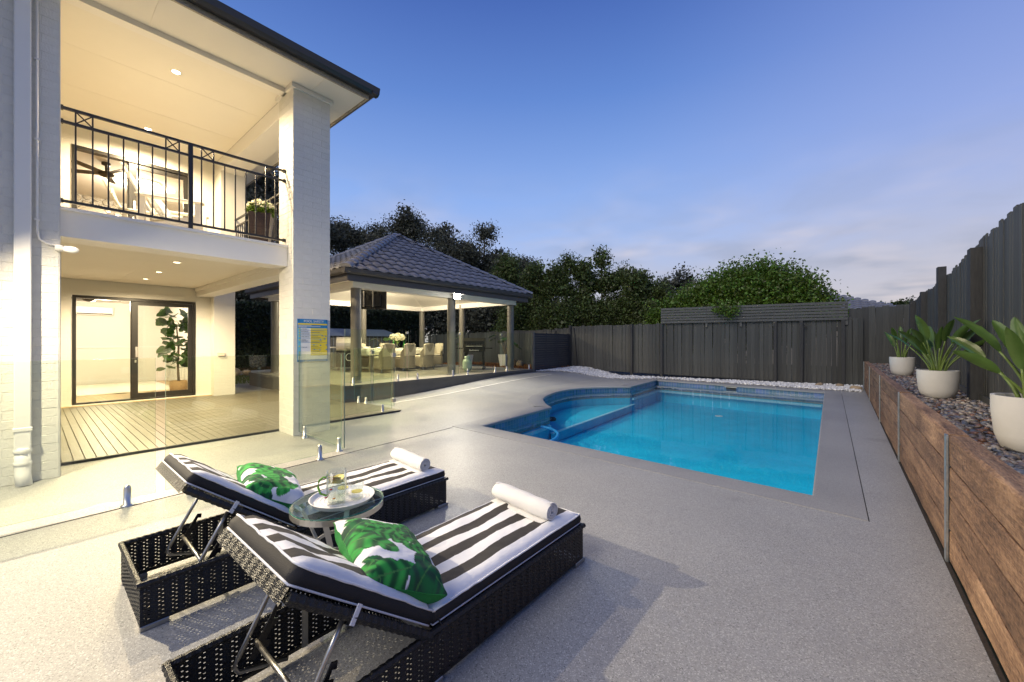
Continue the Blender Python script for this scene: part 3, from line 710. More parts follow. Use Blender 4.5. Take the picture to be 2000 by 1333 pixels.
# pillar
m = MB(); m.box((-6.735, 2.4595, 0), (XF - .0095, 2.995, 5.16)); pil = HS(m, 'pillar', 'render')
brick_face(pil, (XF - .006, 2.45, 0), (0, 1, 0), 0, .55, 5.16, [(.275, .275), (.1375, .275, .1375)])
brick_face(pil, (-6.74, 2.456, 0), (1, 0, 0), -math.pi / 2, .53, 5.16, [(.265, .265), (.1325, .265, .1325)])
m = MB(); m.box((-6.78, 2.42, 5.12), (XF + .03, 3.03, 5.18)); HS(m, 'capital_trim', 'white')
# front wall to the left
m = MB(); m.box((-6.5, -9, 0), (XF - .0095, .185, 5.18)); fw = HS(m, 'front_wall', 'render')
brick_face(fw, (XF - .006, -.66, 0), (0, 1, 0), 0, .84, 5.16, [(.12, .24, .24, .24), (.24, .24, .24, .12)])
m = MB(); m.box((-6.49, .1855, 0), (XF - .02, .192, 5.18)); HS(m, 'wall_end', 'render')
# lower back wall with door opening y .54-2.58, z 0-2.36
xb = -12.35
m = MB()
m.box((xb - .2, -4, 0), (xb, .53, 2.72)); m.box((xb - .2, 2.60, 0), (xb, 3.32, 2.72)); m.box((xb - .2, .53, 2.37), (xb, 2.60, 2.72)); m.box((xb - .2, .53, 0), (xb + .01, 2.60, .05))
def brickbump():
    mm, N, L, b = new_mat('painted_brick_far'); b.inputs['Base Color'].default_value = (.70, .69, .64, 1); b.inputs['Roughness'].default_value = .6
    t = N.new('ShaderNodeTexCoord'); s = N.new('ShaderNodeSeparateXYZ'); L.new(t.outputs['Object'], s.inputs[0]); cb = N.new('ShaderNodeCombineXYZ')
    L.new(math_node(N, L, 'ADD', s.outputs[0], s.outputs[1]), cb.inputs[0]); L.new(s.outputs[2], cb.inputs[1])
    br = N.new('ShaderNodeTexBrick'); br.inputs['Scale'].default_value = 1; br.inputs['Brick Width'].default_value = .24; br.inputs['Row Height'].default_value = .086; br.inputs['Mortar Size'].default_value = .006
    br.inputs['Color1'].default_value = (1, 1, 1, 1); br.inputs['Color2'].default_value = (.9, .9, .9, 1); br.inputs['Mortar'].default_value = (0, 0, 0, 1); L.new(cb.outputs[0], br.inputs['Vector'])
    bp = N.new('ShaderNodeBump'); bp.inputs['Strength'].default_value = .5; bp.inputs['Distance'].default_value = .006; L.new(br.outputs[0], bp.inputs['Height']); L.new(bp.outputs[0], b.inputs['Normal'])
    return mm
M['brickfar'] = brickbump()
HS(m, 'back_wall', 'brickfar')
m = MB(); m.box((xb + .003, 2.9, 0), (xb + .3, 3.35, 2.7)); HS(m, 'rear_column', 'brickfar')
m = MB(); m.box((-12.55, -4.2, 0), (-6.5, -4, 2.72)); HS(m, 'side_wall', 'render')
m = MB(); m.box((xb + .001, .5, .0), (xb + .05, 3.35, .06)); HS(m, 'wall_skirting', 'white')
# lower ceiling, slab, beams
m = MB(); m.box((-12.3, -4, 2.70), (-6.78, 2.6, 2.78)); HS(m, 'lower_ceiling', 'ceiling')
for y in (-.6, 1.2):
    m = MB(); m.box((-12.2, y, 2.698), (-6.8, y + .006, 2.6995)); HS(m, 'ceiling_batten', 'ceiling')
m = MB(); m.box((-6.8, .192, 2.52), (-6.42, 2.45, 2.80)); m.box((-6.83, .192, 2.80), (-6.39, 2.45, 2.835)); HS(m, 'balcony_beam', 'white')
m = MB(); m.box((-12.3, 2.60, 2.50), (-6.74, 2.90, 2.80)); m.box((-12.3, 2.575, 2.62), (-6.8, 2.5995, 2.698)); HS(m, 'side_beam', 'white')
m = MB(); m.box((-10.3, -4, 2.785), (-6.84, 2.9, 2.83)); HS(m, 'balcony_floor', 'planter_light')
# upper storey
xu = -10.3
m = MB(); m.box((xu - .2, -4, 2.8), (xu, .44, 5.2)); m.box((xu - .2, 2.12, 2.8), (xu, 2.95, 5.2)); m.box((xu - .2, .44, 4.83), (xu, 2.12, 5.2)); HS(m, 'upper_wall', 'brickfar')
m = MB(); m.box((xu + .003, 2.5, 2.83), (xu + .42, 2.93, 4.92)); HS(m, 'upper_column', 'brickfar')
m = MB(); m.box((-10.3, -4, 5.19), (-6.5, 2.5, 5.25)); HS(m, 'upper_ceiling', 'ceiling')
for x in (-7.6, -8.8):
    m = MB(); m.box((x, -3.9, 5.1875), (x + .006, 2.45, 5.1895)); HS(m, 'ceiling_batten', 'ceiling')
m = MB(); m.box((-6.56, .192, 5.12), (-6.42, 2.45, 5.185)); HS(m, 'ceiling_trim', 'white')
m = MB(); m.box((-10.3, 2.5, 4.92), (-6.74, 2.9, 5.185)); HS(m, 'upper_side_beam', 'white')
m = MB(); m.box((-6.42, -9, 5.187), (-5.72, 3.33, 5.21)); m.box((-14, 2.95, 5.1875), (-6.425, 3.33, 5.209)); sof = HS(m, 'soffit', 'ceiling')
for y in (.9, 2.7):
    m = MB(); m.box((-6.4, y, 5.18), (-5.74, y + .02, 5.1865)); HS(m, 'soffit_batten', 'ceiling', sof)
m = MB(); m.box((-5.72, -9, 5.17), (-5.69, 3.36, 5.34)); m.box((-14, 3.33, 5.17), (-5.72, 3.36, 5.339)); HS(m, 'fascia_board', 'wicker')
def gutter_profile(m, a, b, side):
    a = Vector(a); b = Vector(b); s_ = Vector(side); z = Vector((0, 0, 1))
    pr = [(0, 0), (.07, -.005), (.11, .03), (.125, .11), (.118, .11), (.10, .035), (.0, .02)]
    vs = [a + s_ * x + z * y for x, y in pr] + [b + s_ * x + z * y for x, y in pr]; k = len(pr)
    m.add(vs, [(i, (i + 1) % k, k + (i + 1) % k, k + i) for i in range(k)] + [tuple(range(k)), tuple(range(2 * k - 1, k - 1, -1))])
m = MB(); gutter_profile(m, (-5.688, -9, 5.235), (-5.688, 3.48, 5.235), (1, 0, 0)); gutter_profile(m, (-14, 3.362, 5.235), (-5.57, 3.362, 5.235), (0, 1, 0)); HS(m, 'gutter', 'gutter')
m = MB(); m.add([(-5.60, -9, 5.35), (-5.60, 3.45, 5.35), (-14, 3.45, 5.35), (-14, -9, 5.35), (-9.6, -9, 6.75), (-9.6, -.4, 6.75)], [(0, 1, 5, 4), (1, 2, 5), (2, 3, 4, 5), (3, 2, 1, 0)])
HS(m, 'roof', 'rooftile')
# downpipe, conduit, camera light
m = MB(); m.cbox((XF + .01, -.11, .34), (XF + .085, .0, 5.18), .008); dp = HS(m, 'downpipe', 'white')
m = MB(); m.cbox((XF + .004, -.118, .52), (XF + .091, .008, .56), .006); HS(m, 'pipe_bracket', 'white', dp)
m = MB(); m.tube([(XF + .05, -.055, .36), (XF + .05, -.055, .2), (XF + .06, -.055, .1), (XF + .11, -.045, -.01)], [.052, .055, .055, .055], 14); HS(m, 'pipe_shoe', 'white', dp, True)
for z in (.19, .31):
    m = MB(); m.lathe([(.058, 0), (.062, .01), (.062, .03), (.058, .04)], 16, (XF + .05, -.055, z)); HS(m, 'pipe_collar', 'white', dp, True)
m = MB(); m.tube([(XF + .02, .035, 5.18), (XF + .02, .035, 2.50), (XF + .02, .05, 2.42), (XF + .02, .10, 2.385), (XF + .03, .19, 2.365)], .010, 8); cd = HS(m, 'conduit', 'white', None, True)
for z in (2.6, 3.4, 4.2):
    m = MB(); m.box((XF, .018, z), (XF + .034, .053, z + .02)); HS(m, 'clip', 'white', cd)
# railing
rail = MB(); xr = -6.5
rail.bar((xr, .20, 3.93), (xr, 2.44, 3.97), .03, .03); rl = HS(rail, 'railing', 'black_metal')
for z, z2 in ((3.78, 3.82), (2.92, 2.92)):
    m = MB(); m.bar((xr, .20, z), (xr, 2.44, z2), .025, .03); HS(m, 'rail', 'black_metal', rl)
zt = lambda y: 3.78 + (y - .2) * .018
for y in (.31, .44, .565, .69, .82, .945, 1.07, 1.20, 1.43, 1.56, 1.685, 1.81, 1.935, 2.06, 2.19, 2.315):
    tall = any(abs(y - q) < .01 for q in (.31, .44, 1.07, 1.20, 1.43, 1.56, 2.19, 2.315))
    m = MB(); m.bar((xr, y, 2.93), (xr, y, zt(y) + (.15 if tall else 0)), .014, .014); HS(m, 'baluster', 'black_metal', rl)
for a, b in ((.31, .44), (1.07, 1.20), (1.43, 1.56), (2.19, 2.315)):
    m = MB(); m.bar((xr, a, zt(a) + .01), (xr, b, zt(b) + .14), .01, .012); m.bar((xr + .004, a, zt(a) + .14), (xr + .004, b, zt(b) + .01), .01, .012); HS(m, 'cross_brace', 'black_metal', rl)
m = MB(); m.bar((xr, 1.315, 2.80), (xr, 1.315, 3.96), .045, .045); HS(m, 'post', 'black_metal', rl)
for y, z in ((.2, 3.93), (.2, 3.78), (.2, 2.92), (2.44, 3.97), (2.44, 3.82), (2.44, 2.92)):
    m = MB(); m.bar((xr, y - .02, z), (xr, y + .02, z), .042, .046); HS(m, 'end_bracket', 'black_metal', rl)
m = MB(); m.bar((-10.25, 2.75, 3.95), (-6.76, 2.75, 3.95), .03, .03); rs = HS(m, 'side_railing', 'black_metal')
for z in (3.80, 2.92):
    m = MB(); m.bar((-10.25, 2.75, z), (-6.76, 2.75, z), .025, .03); HS(m, 'rail', 'black_metal', rs)
for i in range(27):
    m = MB(); x = -10.2 + i * .127; m.bar((x, 2.75, 2.93), (x, 2.75, 3.8), .014, .014); HS(m, 'baluster', 'black_metal', rs)
for x in (-9.0, -7.9):
    m = MB(); m.bar((x, 2.75, 2.83), (x, 2.75, 3.95), .045, .045); HS(m, 'post', 'black_metal', rs)
# sliding doors
def slide_door(x, y0, y1, z0, z1, ym):
    m = MB(); fr = .055
    m.box((x - .12, y0, z0), (x + .02, y0 + fr, z1)); m.box((x - .12, y1 - fr, z0), (x + .02, y1, z1)); m.box((x - .12, y0 + fr, z1 - fr), (x + .02, y1 - fr, z1)); m.box((x - .12, y0 + fr, z0), (x + .02, y1 - fr, z0 + .045))
    d = HS(m, 'sliding_door', 'door_frame')
    m = MB(); a, b = ym - .05, y1 - fr - .003
    m.box((x - .05, a, z0 + .05), (x - .01, a + .10, z1 - fr - .004)); m.box((x - .05, b - .08, z0 + .05), (x - .01, b, z1 - fr - .004)); m.box((x - .05, a + .1, z1 - fr - .09), (x - .01, b - .08, z1 - fr - .004)); m.box((x - .05, a + .1, z0 + .05), (x - .01, b - .08, z0 + .16))
    HS(m, 'sash', 'door_frame', d)
    m = MB(); m.box((x - .035, a + .1, z0 + .16), (x - .029, b - .08, z1 - fr - .09)); HS(m, 'pane', 'pane', d)
    m = MB(); m.box((x - .11, ym - .07, z0 + .045), (x - .06, ym - .005, z1 - fr)); HS(m, 'fixed_stile', 'door_frame', d)
    m = MB(); m.cbox((x - .009, ym - .005, z0 + .98), (x + .02, ym + .045, z0 + 1.22), .01); HS(m, 'handle', 'steel', d)
    m = MB(); m.cbox((x - .009, ym - .01, z0 + .86), (x + .008, ym + .02, z0 + .92), .004); HS(m, 'lock', 'steel', d)
slide_door(xb, .54, 2.59, .05, 2.36, 1.50)
slide_door(xu, .45, 2.11, 2.83, 4.82, 1.22)
# lower room shell
m = MB(); m.box((-18.2, -4, 0), (-18, 3.05, 2.75)); room = HS(m, 'room_wall', 'room')
m = MB(); m.box((-18, 3.0, 0), (-12.56, 3.1, 2.75)); HS(m, 'room_wall', 'room'); m = MB(); m.box((-18, -4.1, 0), (-12.56, -4, 2.75)); HS(m, 'room_wall', 'room')
m = MB(); m.box((-18, -4, 2.62), (-12.56, 3, 2.69)); HS(m, 'room_ceiling', 'room')
m = MB(); m.box((-18, -4, 0), (-12.2, 3, .045)); HS(m, 'room_floor', 'floor_wood')
for z in (.045, 1.18):
    m = MB(); m.box((-17.999, -4, z), (-17.975, 2.999, z + (.14 if z < 1 else .06))); m.box((-17.97, 2.975, z), (-12.57, 2.999, z + (.14 if z < 1 else .06))); HS(m, 'dado_moulding', 'plastic_white')
for i in range(12):
    m = MB(); x = -17.6 + i * .42; m.box((x, 2.985, .2), (x + .02, 2.9985, 1.17)); HS(m, 'wainscot_batten', 'plastic_white')
m = MB(); m.box((-17.998, 1.85, .35), (-17.985, 2.12, .55)); HS(m, 'wall_outlet', 'plastic_white')
# upper room shell
m = MB(); m.box((-15.2, -4, 2.8), (-15, 3.0, 5.2)); HS(m, 'upper_room_wall', 'room'); m = MB(); m.box((-15, 2.95, 2.8), (-10.51, 3.05, 5.2)); HS(m, 'upper_room_wall', 'room')
m = MB(); m.box((-15, -4.1, 2.8), (-10.3, -4, 5.2)); HS(m, 'upper_room_wall', 'room'); m = MB(); m.box((-15, -4, 5.14), (-10.51, 2.95, 5.2)); HS(m, 'upper_room_ceiling', 'room')
m = MB(); m.box((-15, -4, 2.8), (-10.31, 2.95, 2.84)); HS(m, 'upper_room_floor', 'floor_wood')
m = MB(); m.lathe([(.16, 0), (.2, -.012), (.24, -.012), (.25, 0)], 28, (-12.6, 1.75, 5.14)); HS(m, 'ceiling_vent', 'plastic_white', None, True)
m = MB(); m.cbox((xb, 3.02, .72), (xb, 3.02, .72), .001) if False else m.cbox((xb + .305, 2.97, 1.02), (xb + .345, 3.12, 1.11), .008); HS(m, 'power_point', 'cream')

# ---- alfresco deck boards
dk = MB(); dk.box((-12.34, -2, .001), (-6.76, 4.63, .010)); dko = dk.build('deck', M['joint']); tag(dko, kind='structure')
bm_ = MB(); bm_.cbox((-2.79, -.0435, 0), (2.79, .0435, .022), .003); bme = bm_.mesh('board')
for i in range(73):
    y = -1.98 + i * .0915
    o = linkm('board', bme, M['deckboard'], dko); o.location = (-9.545 + rnd.uniform(-.002, .002), y + .045, .011 + rnd.uniform(-.0006, .0006))
m = MB(); m.box((-6.752, -2, 0), (-6.738, 4.64, .03)); m.box((-12.3, 4.64, 0), (-6.738, 4.654, .03)); m.build('edge_trim', M['gutter'], dko)

# ---- downlights
def downlight(x, y, z, label, e):
    d = thing('downlight', (x, y, z), label, 'downlight', group='ceiling downlights')
    m = MB(); m.lathe([(.045, -.002), (.06, -.012), (.062, -.001)], 20); m.build('trim_ring', M['white'], d, smooth=True)
    m = MB(); m.lathe([(.046, -.004), (.0, -.006)], 20); m.build('lens', M['lamp_white'], d)
    lamp('downlight_bulb', 'SPOT', e, (x, y, z - .03), d, (0, 0, -1), size=.04, spot=165, blend=.6)
downlight(-8.45, 1.53, 2.70, 'round recessed downlight nearest the front edge of the lower ceiling', 400)
downlight(-9.90, 1.53, 2.70, 'round recessed downlight in the middle of the lower ceiling', 400)
downlight(-11.2, 1.52, 2.70, 'round recessed downlight closest to the lower sliding door', 360)
downlight(-7.22, 1.30, 5.19, 'bright downlight in the balcony ceiling nearest the eave', 560)
downlight(-9.55, 1.33, 5.19, 'bright downlight in the balcony ceiling near the upper door', 480)
rl_ = thing('ceiling_light', (-15.3, 1.2, 2.62), 'flat ceiling light inside the lower room', 'ceiling light')
m = MB(); m.lathe([(.2, 0), (.2, -.03), (.0, -.04)], 24); m.build('diffuser', M['lamp_white'], rl_)
lamp('room_bulb', 'POINT', 240, (-15.3, 1.2, 2.45), rl_, col=(1, .84, .60), size=.2)
rl2 = thing('ceiling_light', (-12.9, 2.2, 5.14), 'small bright ceiling light seen through the upper door', 'ceiling light')
m = MB(); m.lathe([(.09, 0), (.09, -.02), (.0, -.03)], 24); m.build('diffuser', M['lamp_white'], rl2)
lamp('upper_room_bulb', 'POINT', 110, (-12.9, 1.6, 4.9), rl2, col=(1, .82, .56), size=.12)
# unseen lamp for an off-frame flash, wall bracket added; lights the paving and loungers
fl = thing('unseen_flash_lamp', (XF, -.75, 2.85), 'unseen lamp in place of a flash, on an added bracket beyond the left picture edge', 'flood light')
m = MB(); m.box((.0, -.05, -.06), (.02, .05, .06)); m.tube([(.02, 0, 0), (.5, .05, .02), (.68, .08, 0)], .014, 8); m.build('bracket', M['white'], fl)
hd = MB(); hd.lathe([(.03, .0), (.05, .02), (.085, .10), (.09, .13)], 20); hd.xf(Matrix.Translation((.68, .08, .0)) @ Vector((.75, .35, -.62)).to_track_quat('Z', 'Y').to_matrix().to_4x4()); hd.build('lamp_head', M['white'], fl, smooth=True)
hl = MB(); hl.lathe([(.082, .10), (0, .10)], 20); hl.xf(Matrix.Translation((.68, .08, .0)) @ Vector((.75, .35, -.62)).to_track_quat('Z', 'Y').to_matrix().to_4x4()); hl.build('lens', M['lamp_flood'], fl)
lamp('unseen_flash_bulb', 'SPOT', 820, (XF + .85, -.60, 2.74), fl, (.5, .5, -.70), col=(1, .84, .58), size=.03, spot=172, blend=.9)

# sensor light / camera on the wall corner
sl = thing('security_light', (XF + .03, .2, 2.35), 'white bullet shaped security light on the wall corner under the balcony', 'security light')
m = MB(); m.lathe([(.03, -.05), (.034, -.03), (.034, .0), (.028, .01)], 14); m.xf(Matrix.Rotation(-R(90), 4, 'X')); m.build('base', M['white'], sl, smooth=True)
m = MB(); m.lathe([(.0, -.02), (.03, .0), (.035, .04), (.033, .075), (.022, .10), (.0, .11)], 18); m.xf(Matrix.Translation((.02, .02, -.002)) @ Vector((.5, .8, -.12)).to_track_quat('Z', 'Y').to_matrix().to_4x4()); m.build('head', M['plastic_white'], sl, smooth=True)

# pool safety sign on the pillar
sg = thing('pool_safety_sign', (XF, 2.725, 1.08), 'blue and yellow POOL SAFETY sign on the white brick pillar', 'sign')
y0, y1, z0, z1 = 2.505, 2.955, 1.09, 1.73; xs = XF + .004
def plate(nm, a, b, c_, d_, mt, lift, parent): 
    m = MB(); m.box((xs + lift - .001, y0 + (y1 - y0) * a, z0 + (z1 - z0) * c_), (xs + lift + .0006, y0 + (y1 - y0) * b, z0 + (z1 - z0) * d_)); return m.build(nm, M[mt], parent, True)
m = MB(); m.cbox((xs - .003, y0, z0), (xs + .003, y1, z1), .001); bp_ = m.build('board', M['sign_blue'], sg, True)
plate('white_panel', .02, .98, .05, .79, 'sign_white', .005, sg); plate('yellow_panel', .42, .98, .14, .79, 'sign_yellow', .007, sg)
plate('light_band', .02, .10, .14, .79, 'sign_light', .007, sg); plate('yellow_stripe', .02, .98, .865, .90, 'sign_yellow', .005, sg)
def sign_text(t, fy_, fz, size, mt, lift=.0095):
    me = text_mesh(t, size); o = linkm('lettering', me, M[mt], sg)
    o.matrix_parent_inverse = W[sg].inverted()
    o.matrix_basis = Matrix.Translation((xs + lift, y0 + (y1 - y0) * fy_, z0 + (z1 - z0) * fz)) @ Matrix(((0, 0, 1, 0), (1, 0, 0, 0), (0, 1, 0, 0), (0, 0, 0, 1)))
sign_text('POOL SAFETY', .20, .925, .048, 'sign_white', .005)
for t, z in (('DANGERS?', .755), ('RESPONSIVE?', .70), ('SEND FOR HELP', .64), ('OPEN AIRWAY', .575), ('NORMAL', .505), ('BREATHING?', .475), ('START CPR', .33)): sign_text(t, .115, z, .017, 'sign_dark')
for i, z in enumerate((.735, .68, .62, .55, .45)): plate('rule_line', .02, .98, z - .002, z + .002, 'sign_blue', .009, sg)
for i, (a, b, z) in enumerate(((.03, .45, .845), (.03, .75, .826), (.03, .3, .807))): plate('print_line', a, b, z, z + .008, 'sign_white', .005, sg)
for i in range(15):
    z = .765 - i * .041; plate('print_line', .44, .44 + rnd.uniform(.2, .45), z, z + .006, 'sign_dark' if i % 3 else 'sign_light', .0095, sg)
for z in (.765, .705, .645, .58, .5, .35, .2): plate('bullet', .045, .08, z, z + .025, 'sign_yellow', .009, sg)
for a, z in ((.78, .60), (.9, .585), (.72, .50), (.86, .52), (.5, .38), (.72, .37), (.92, .38), (.52, .27), (.7, .26), (.92, .27)):
    plate('pictogram', a, a + .05, z, z + .02, 'sign_blue', .0095, sg)
for y, z in ((y0 + .02, z1 - .015), (y1 - .02, z1 - .015), (y0 + .02, z0 + .015)):
    m = MB(); m.lathe([(.008, 0), (.008, .003), (0, .005)], 10); m.xf(Matrix.Translation((xs + .003, y, z)) @ Matrix.Rotation(R(90), 4, 'Y')); m.build('screw', M['black_metal'], sg, True)

# ================================================================== glass pool fence
def spigot(parent, x, y, z, rot=0):
    m = MB(); m.lathe([(.045, 0), (.045, .012), (.026, .016), (.025, .15), (.02, .17), (0, .176)], 16); m.v = [(vx * (1 if True else 1), vy, vz) for vx, vy, vz in m.v]
    me = m.mesh('spigot', True)
    o = linkm('spigot', me, M['steel'], parent); o.matrix_parent_inverse = W[parent].inverted(); o.location = (x, y, z); return o
def glass_panel(label, p, q, z0, z1, spig=(), name='glass_fence_panel', zb=0, clamps=()):
    p = Vector(p); q = Vector(q); c_ = (p + q) / 2
    t = thing(name, (c_.x, c_.y, zb), label, 'glass panel', group='frameless glass pool fence')
    d = (q - p).normalized(); nn = Vector((-d.y, d.x)) * .006
    m = MB(); vs = [(p - nn), (q - nn), (q + nn), (p + nn)]
    m.add([(v.x, v.y, z0) for v in vs] + [(v.x, v.y, z1) for v in vs], [(0, 1, 5, 4), (2, 3, 7, 6)], 0)
    k = len(m.v)
    m.add([(v.x, v.y, z0) for v in vs] + [(v.x, v.y, z1) for v in vs], [(0, 3, 2, 1), (4, 5, 6, 7), (1, 2, 6, 5), (3, 0, 4, 7)], 1)
    m.build('pane', [M['glass'], M['glass_edge']], t, True)
    for s_ in spig:
        v = p + (q - p) * s_; spigot(t, v.x, v.y, zb)
    for s_, z in clamps:
        v = p + (q - p) * s_; m = MB(); m.cbox((v.x - .03, v.y - .03, z), (v.x + .03, v.y + .03, z + .05), .006); m.build('clamp', M['steel'], t, True)
    return t
glass_panel('clear glass pool fence panel in front of the white wall at far left', (-4.66, -1.3), (-4.68, .70), .06, 1.25, (.12, .91))
glass_panel('clear glass pool fence panel behind the left sun lounger', (-4.69, .77), (-4.76, 2.44), .06, 1.25, (.10, .84))
glass_panel('clear glass pool fence panel joined to the white brick pillar', (-6.17, 2.52), (-4.80, 2.50), .06, 1.25, (.14, .90))
glass_panel('clear glass fence panel along the deck edge right of the pillar', (-6.82, 3.03), (-6.86, 4.55), .07, 1.25, (.14, .86))
gt = glass_panel('glass gate with metal latch and hinges beside the deck corner', (-6.95, 4.66), (-7.72, 4.66), .09, 1.25, (), 'glass_gate')
for x, z in ((-6.97, 1.08), (-6.97, .17), (-7.76, 1.12)):
    m = MB(); m.cbox((x - .035, 4.62, z), (x + .035, 4.70, z + .08), .006); m.build('hinge' if x > -7 else 'latch', M['steel'], gt, True)
glass_panel('narrow glass fence panel between gate and gazebo deck corner', (-7.80, 4.66), (-8.42, 4.62), .07, 1.25, (.3, .75))
gl_lab = ['first glass panel on the gazebo deck edge in front of the front post', 'second glass panel on the gazebo deck edge before the dining table', 'third glass panel on the gazebo deck edge before the black barbecue', 'fourth and last glass panel on the gazebo deck edge by the slat fence']
for i, (a, b, s_) in enumerate(((4.45, 6.06, (.12, .85)), (6.14, 7.86, (.16, .87)), (7.94, 9.68, (.16, .86)), (9.76, 11.36, (.15, .91)))):
    glass_panel(gl_lab[i], (-8.52, a), (-8.52, b), .46, 1.67, s_, zb=.40, clamps=((1.02, 1.58),) if i < 3 else ())
for x, y in ((-4.67, .52), (-4.75, 2.16), (-4.66, -1.06)):
    pass

# ================================================================== gazebo
gz = thing('gazebo', (-11.3, 7.8, 0), 'timber deck gazebo with grey tiled hip roof and round posts', 'gazebo')
GZ = lambda m, nm, mt, par=None, sm=False: m.build(nm, M[mt], par or gz, True, sm)
m = MB(); m.box((-14.5, 4.42, -.02), (-8.47, 11.36, .375)); dck = GZ(m, 'deck_frame', 'gface')
bm_ = MB(); bm_.cbox((-.067, -3.465, 0), (.067, 3.465, .024), .003); bme = bm_.mesh('board')
for i in range(43):
    o = linkm('board', bme, M['gdeck'], dck); o.location = (-14.43 + i * .1405, 7.89, .376 + rnd.uniform(-.0006, .0006))
m = MB(); m.box((-8.468, 4.40, .33), (-8.44, 11.37, .405)); m.box((-14.5, 4.395, .33), (-8.44, 4.419, .404)); GZ(m, 'deck_edge_board', 'gface')
for x in (-8.95, -11.4, -13.9):
    for y in (4.95, 7.97, 10.71):
        if x == -11.4 and y == 7.97: continue
        m = MB(); m.lathe([(.12, .4), (.12, 2.8)], 24, (x, y, 0)); GZ(m, 'post', 'post_grey', None, True)
        if True:
            m = MB(); m.lathe([(.135, .4), (.135, .43), (.121, .435)], 24, (x, y, 0)); GZ(m, 'post_base', 'post_grey', None, True)
E0, E1, Y0, Y1, EZ, AP = -14.55, -8.3, 4.35, 11.05, 2.97, (-11.4, 7.7, 4.86)
m = MB(); m.box((-9.08, 4.8, 2.66), (-8.82, 10.86, 2.84)); m.box((-14.03, 4.8, 2.66), (-13.77, 10.86, 2.84)); m.box((-13.77, 4.8, 2.661), (-9.08, 5.06, 2.839)); m.box((-13.77, 10.6, 2.661), (-9.08, 10.86, 2.839)); GZ(m, 'white_beam', 'white')
m = MB(); m.box((E0 + .1, Y0 + .1, 2.80), (-14.04, Y1 - .1, 2.815)); m.box((-8.81, Y0 + .1, 2.80), (E1 - .1, Y1 - .1, 2.815)); m.box((-14.04, Y0 + .1, 2.801), (-8.81, 4.79, 2.816)); m.box((-14.04, 10.87, 2.801), (-8.81, Y1 - .1, 2.816)); GZ(m, 'eave_lining', 'white')
m = MB(); c = (-11.4, 7.83, 3.35)
m.add([(-13.77, 5.06, 2.842), (-9.08, 5.06, 2.842), (-9.08, 10.6, 2.842), (-13.77, 10.6, 2.842), (-12.2, 7.0, 3.45), (-10.6, 7.0, 3.45), (-10.6, 8.6, 3.45), (-12.2, 8.6, 3.45)], [(0, 4, 5, 1), (1, 5, 6, 2), (2, 6, 7, 3), (3, 7, 4, 0), (4, 7, 6, 5)]); GZ(m, 'raked_ceiling', 'ceiling')
m = MB()
m.box((E1 - .1, Y0 + .08, 2.735), (E1 - .07, Y1 - .08, 2.95)); m.box((E0 + .07, Y0 + .08, 2.735), (E0 + .1, Y1 - .08, 2.95)); m.box((E0 + .1, Y0 + .08, 2.736), (E1 - .1, Y0 + .11, 2.949)); m.box((E0 + .1, Y1 - .11, 2.736), (E1 - .1, Y1 - .08, 2.949)); GZ(m, 'fascia_board', 'fascia_grey')
m = MB(); gutter_profile(m, (E1 - .07, Y0 - .04, 2.89), (E1 - .07, Y1 + .04, 2.89), (1, 0, 0)); gutter_profile(m, (E1 + .04, Y0 + .08, 2.89), (E0 - .04, Y0 + .08, 2.89), (0, -1, 0)); gutter_profile(m, (E1 + .04, Y1 - .08, 2.89), (E0 - .04, Y1 - .08, 2.89), (0, 1, 0)); GZ(m, 'gutter', 'fascia_grey')
cor = [Vector((E0, Y0, EZ)), Vector((E1, Y0, EZ)), Vector((E1, Y1, EZ)), Vector((E0, Y1, EZ))]; ap = Vector(AP)
m = MB(); dz = Vector((0, 0, -.02)); m.add([v + dz for v in cor] + [ap + dz], [(0, 1, 4), (1, 2, 4), (2, 3, 4), (3, 0, 4)]); roof = GZ(m, 'roof', 'gutter')
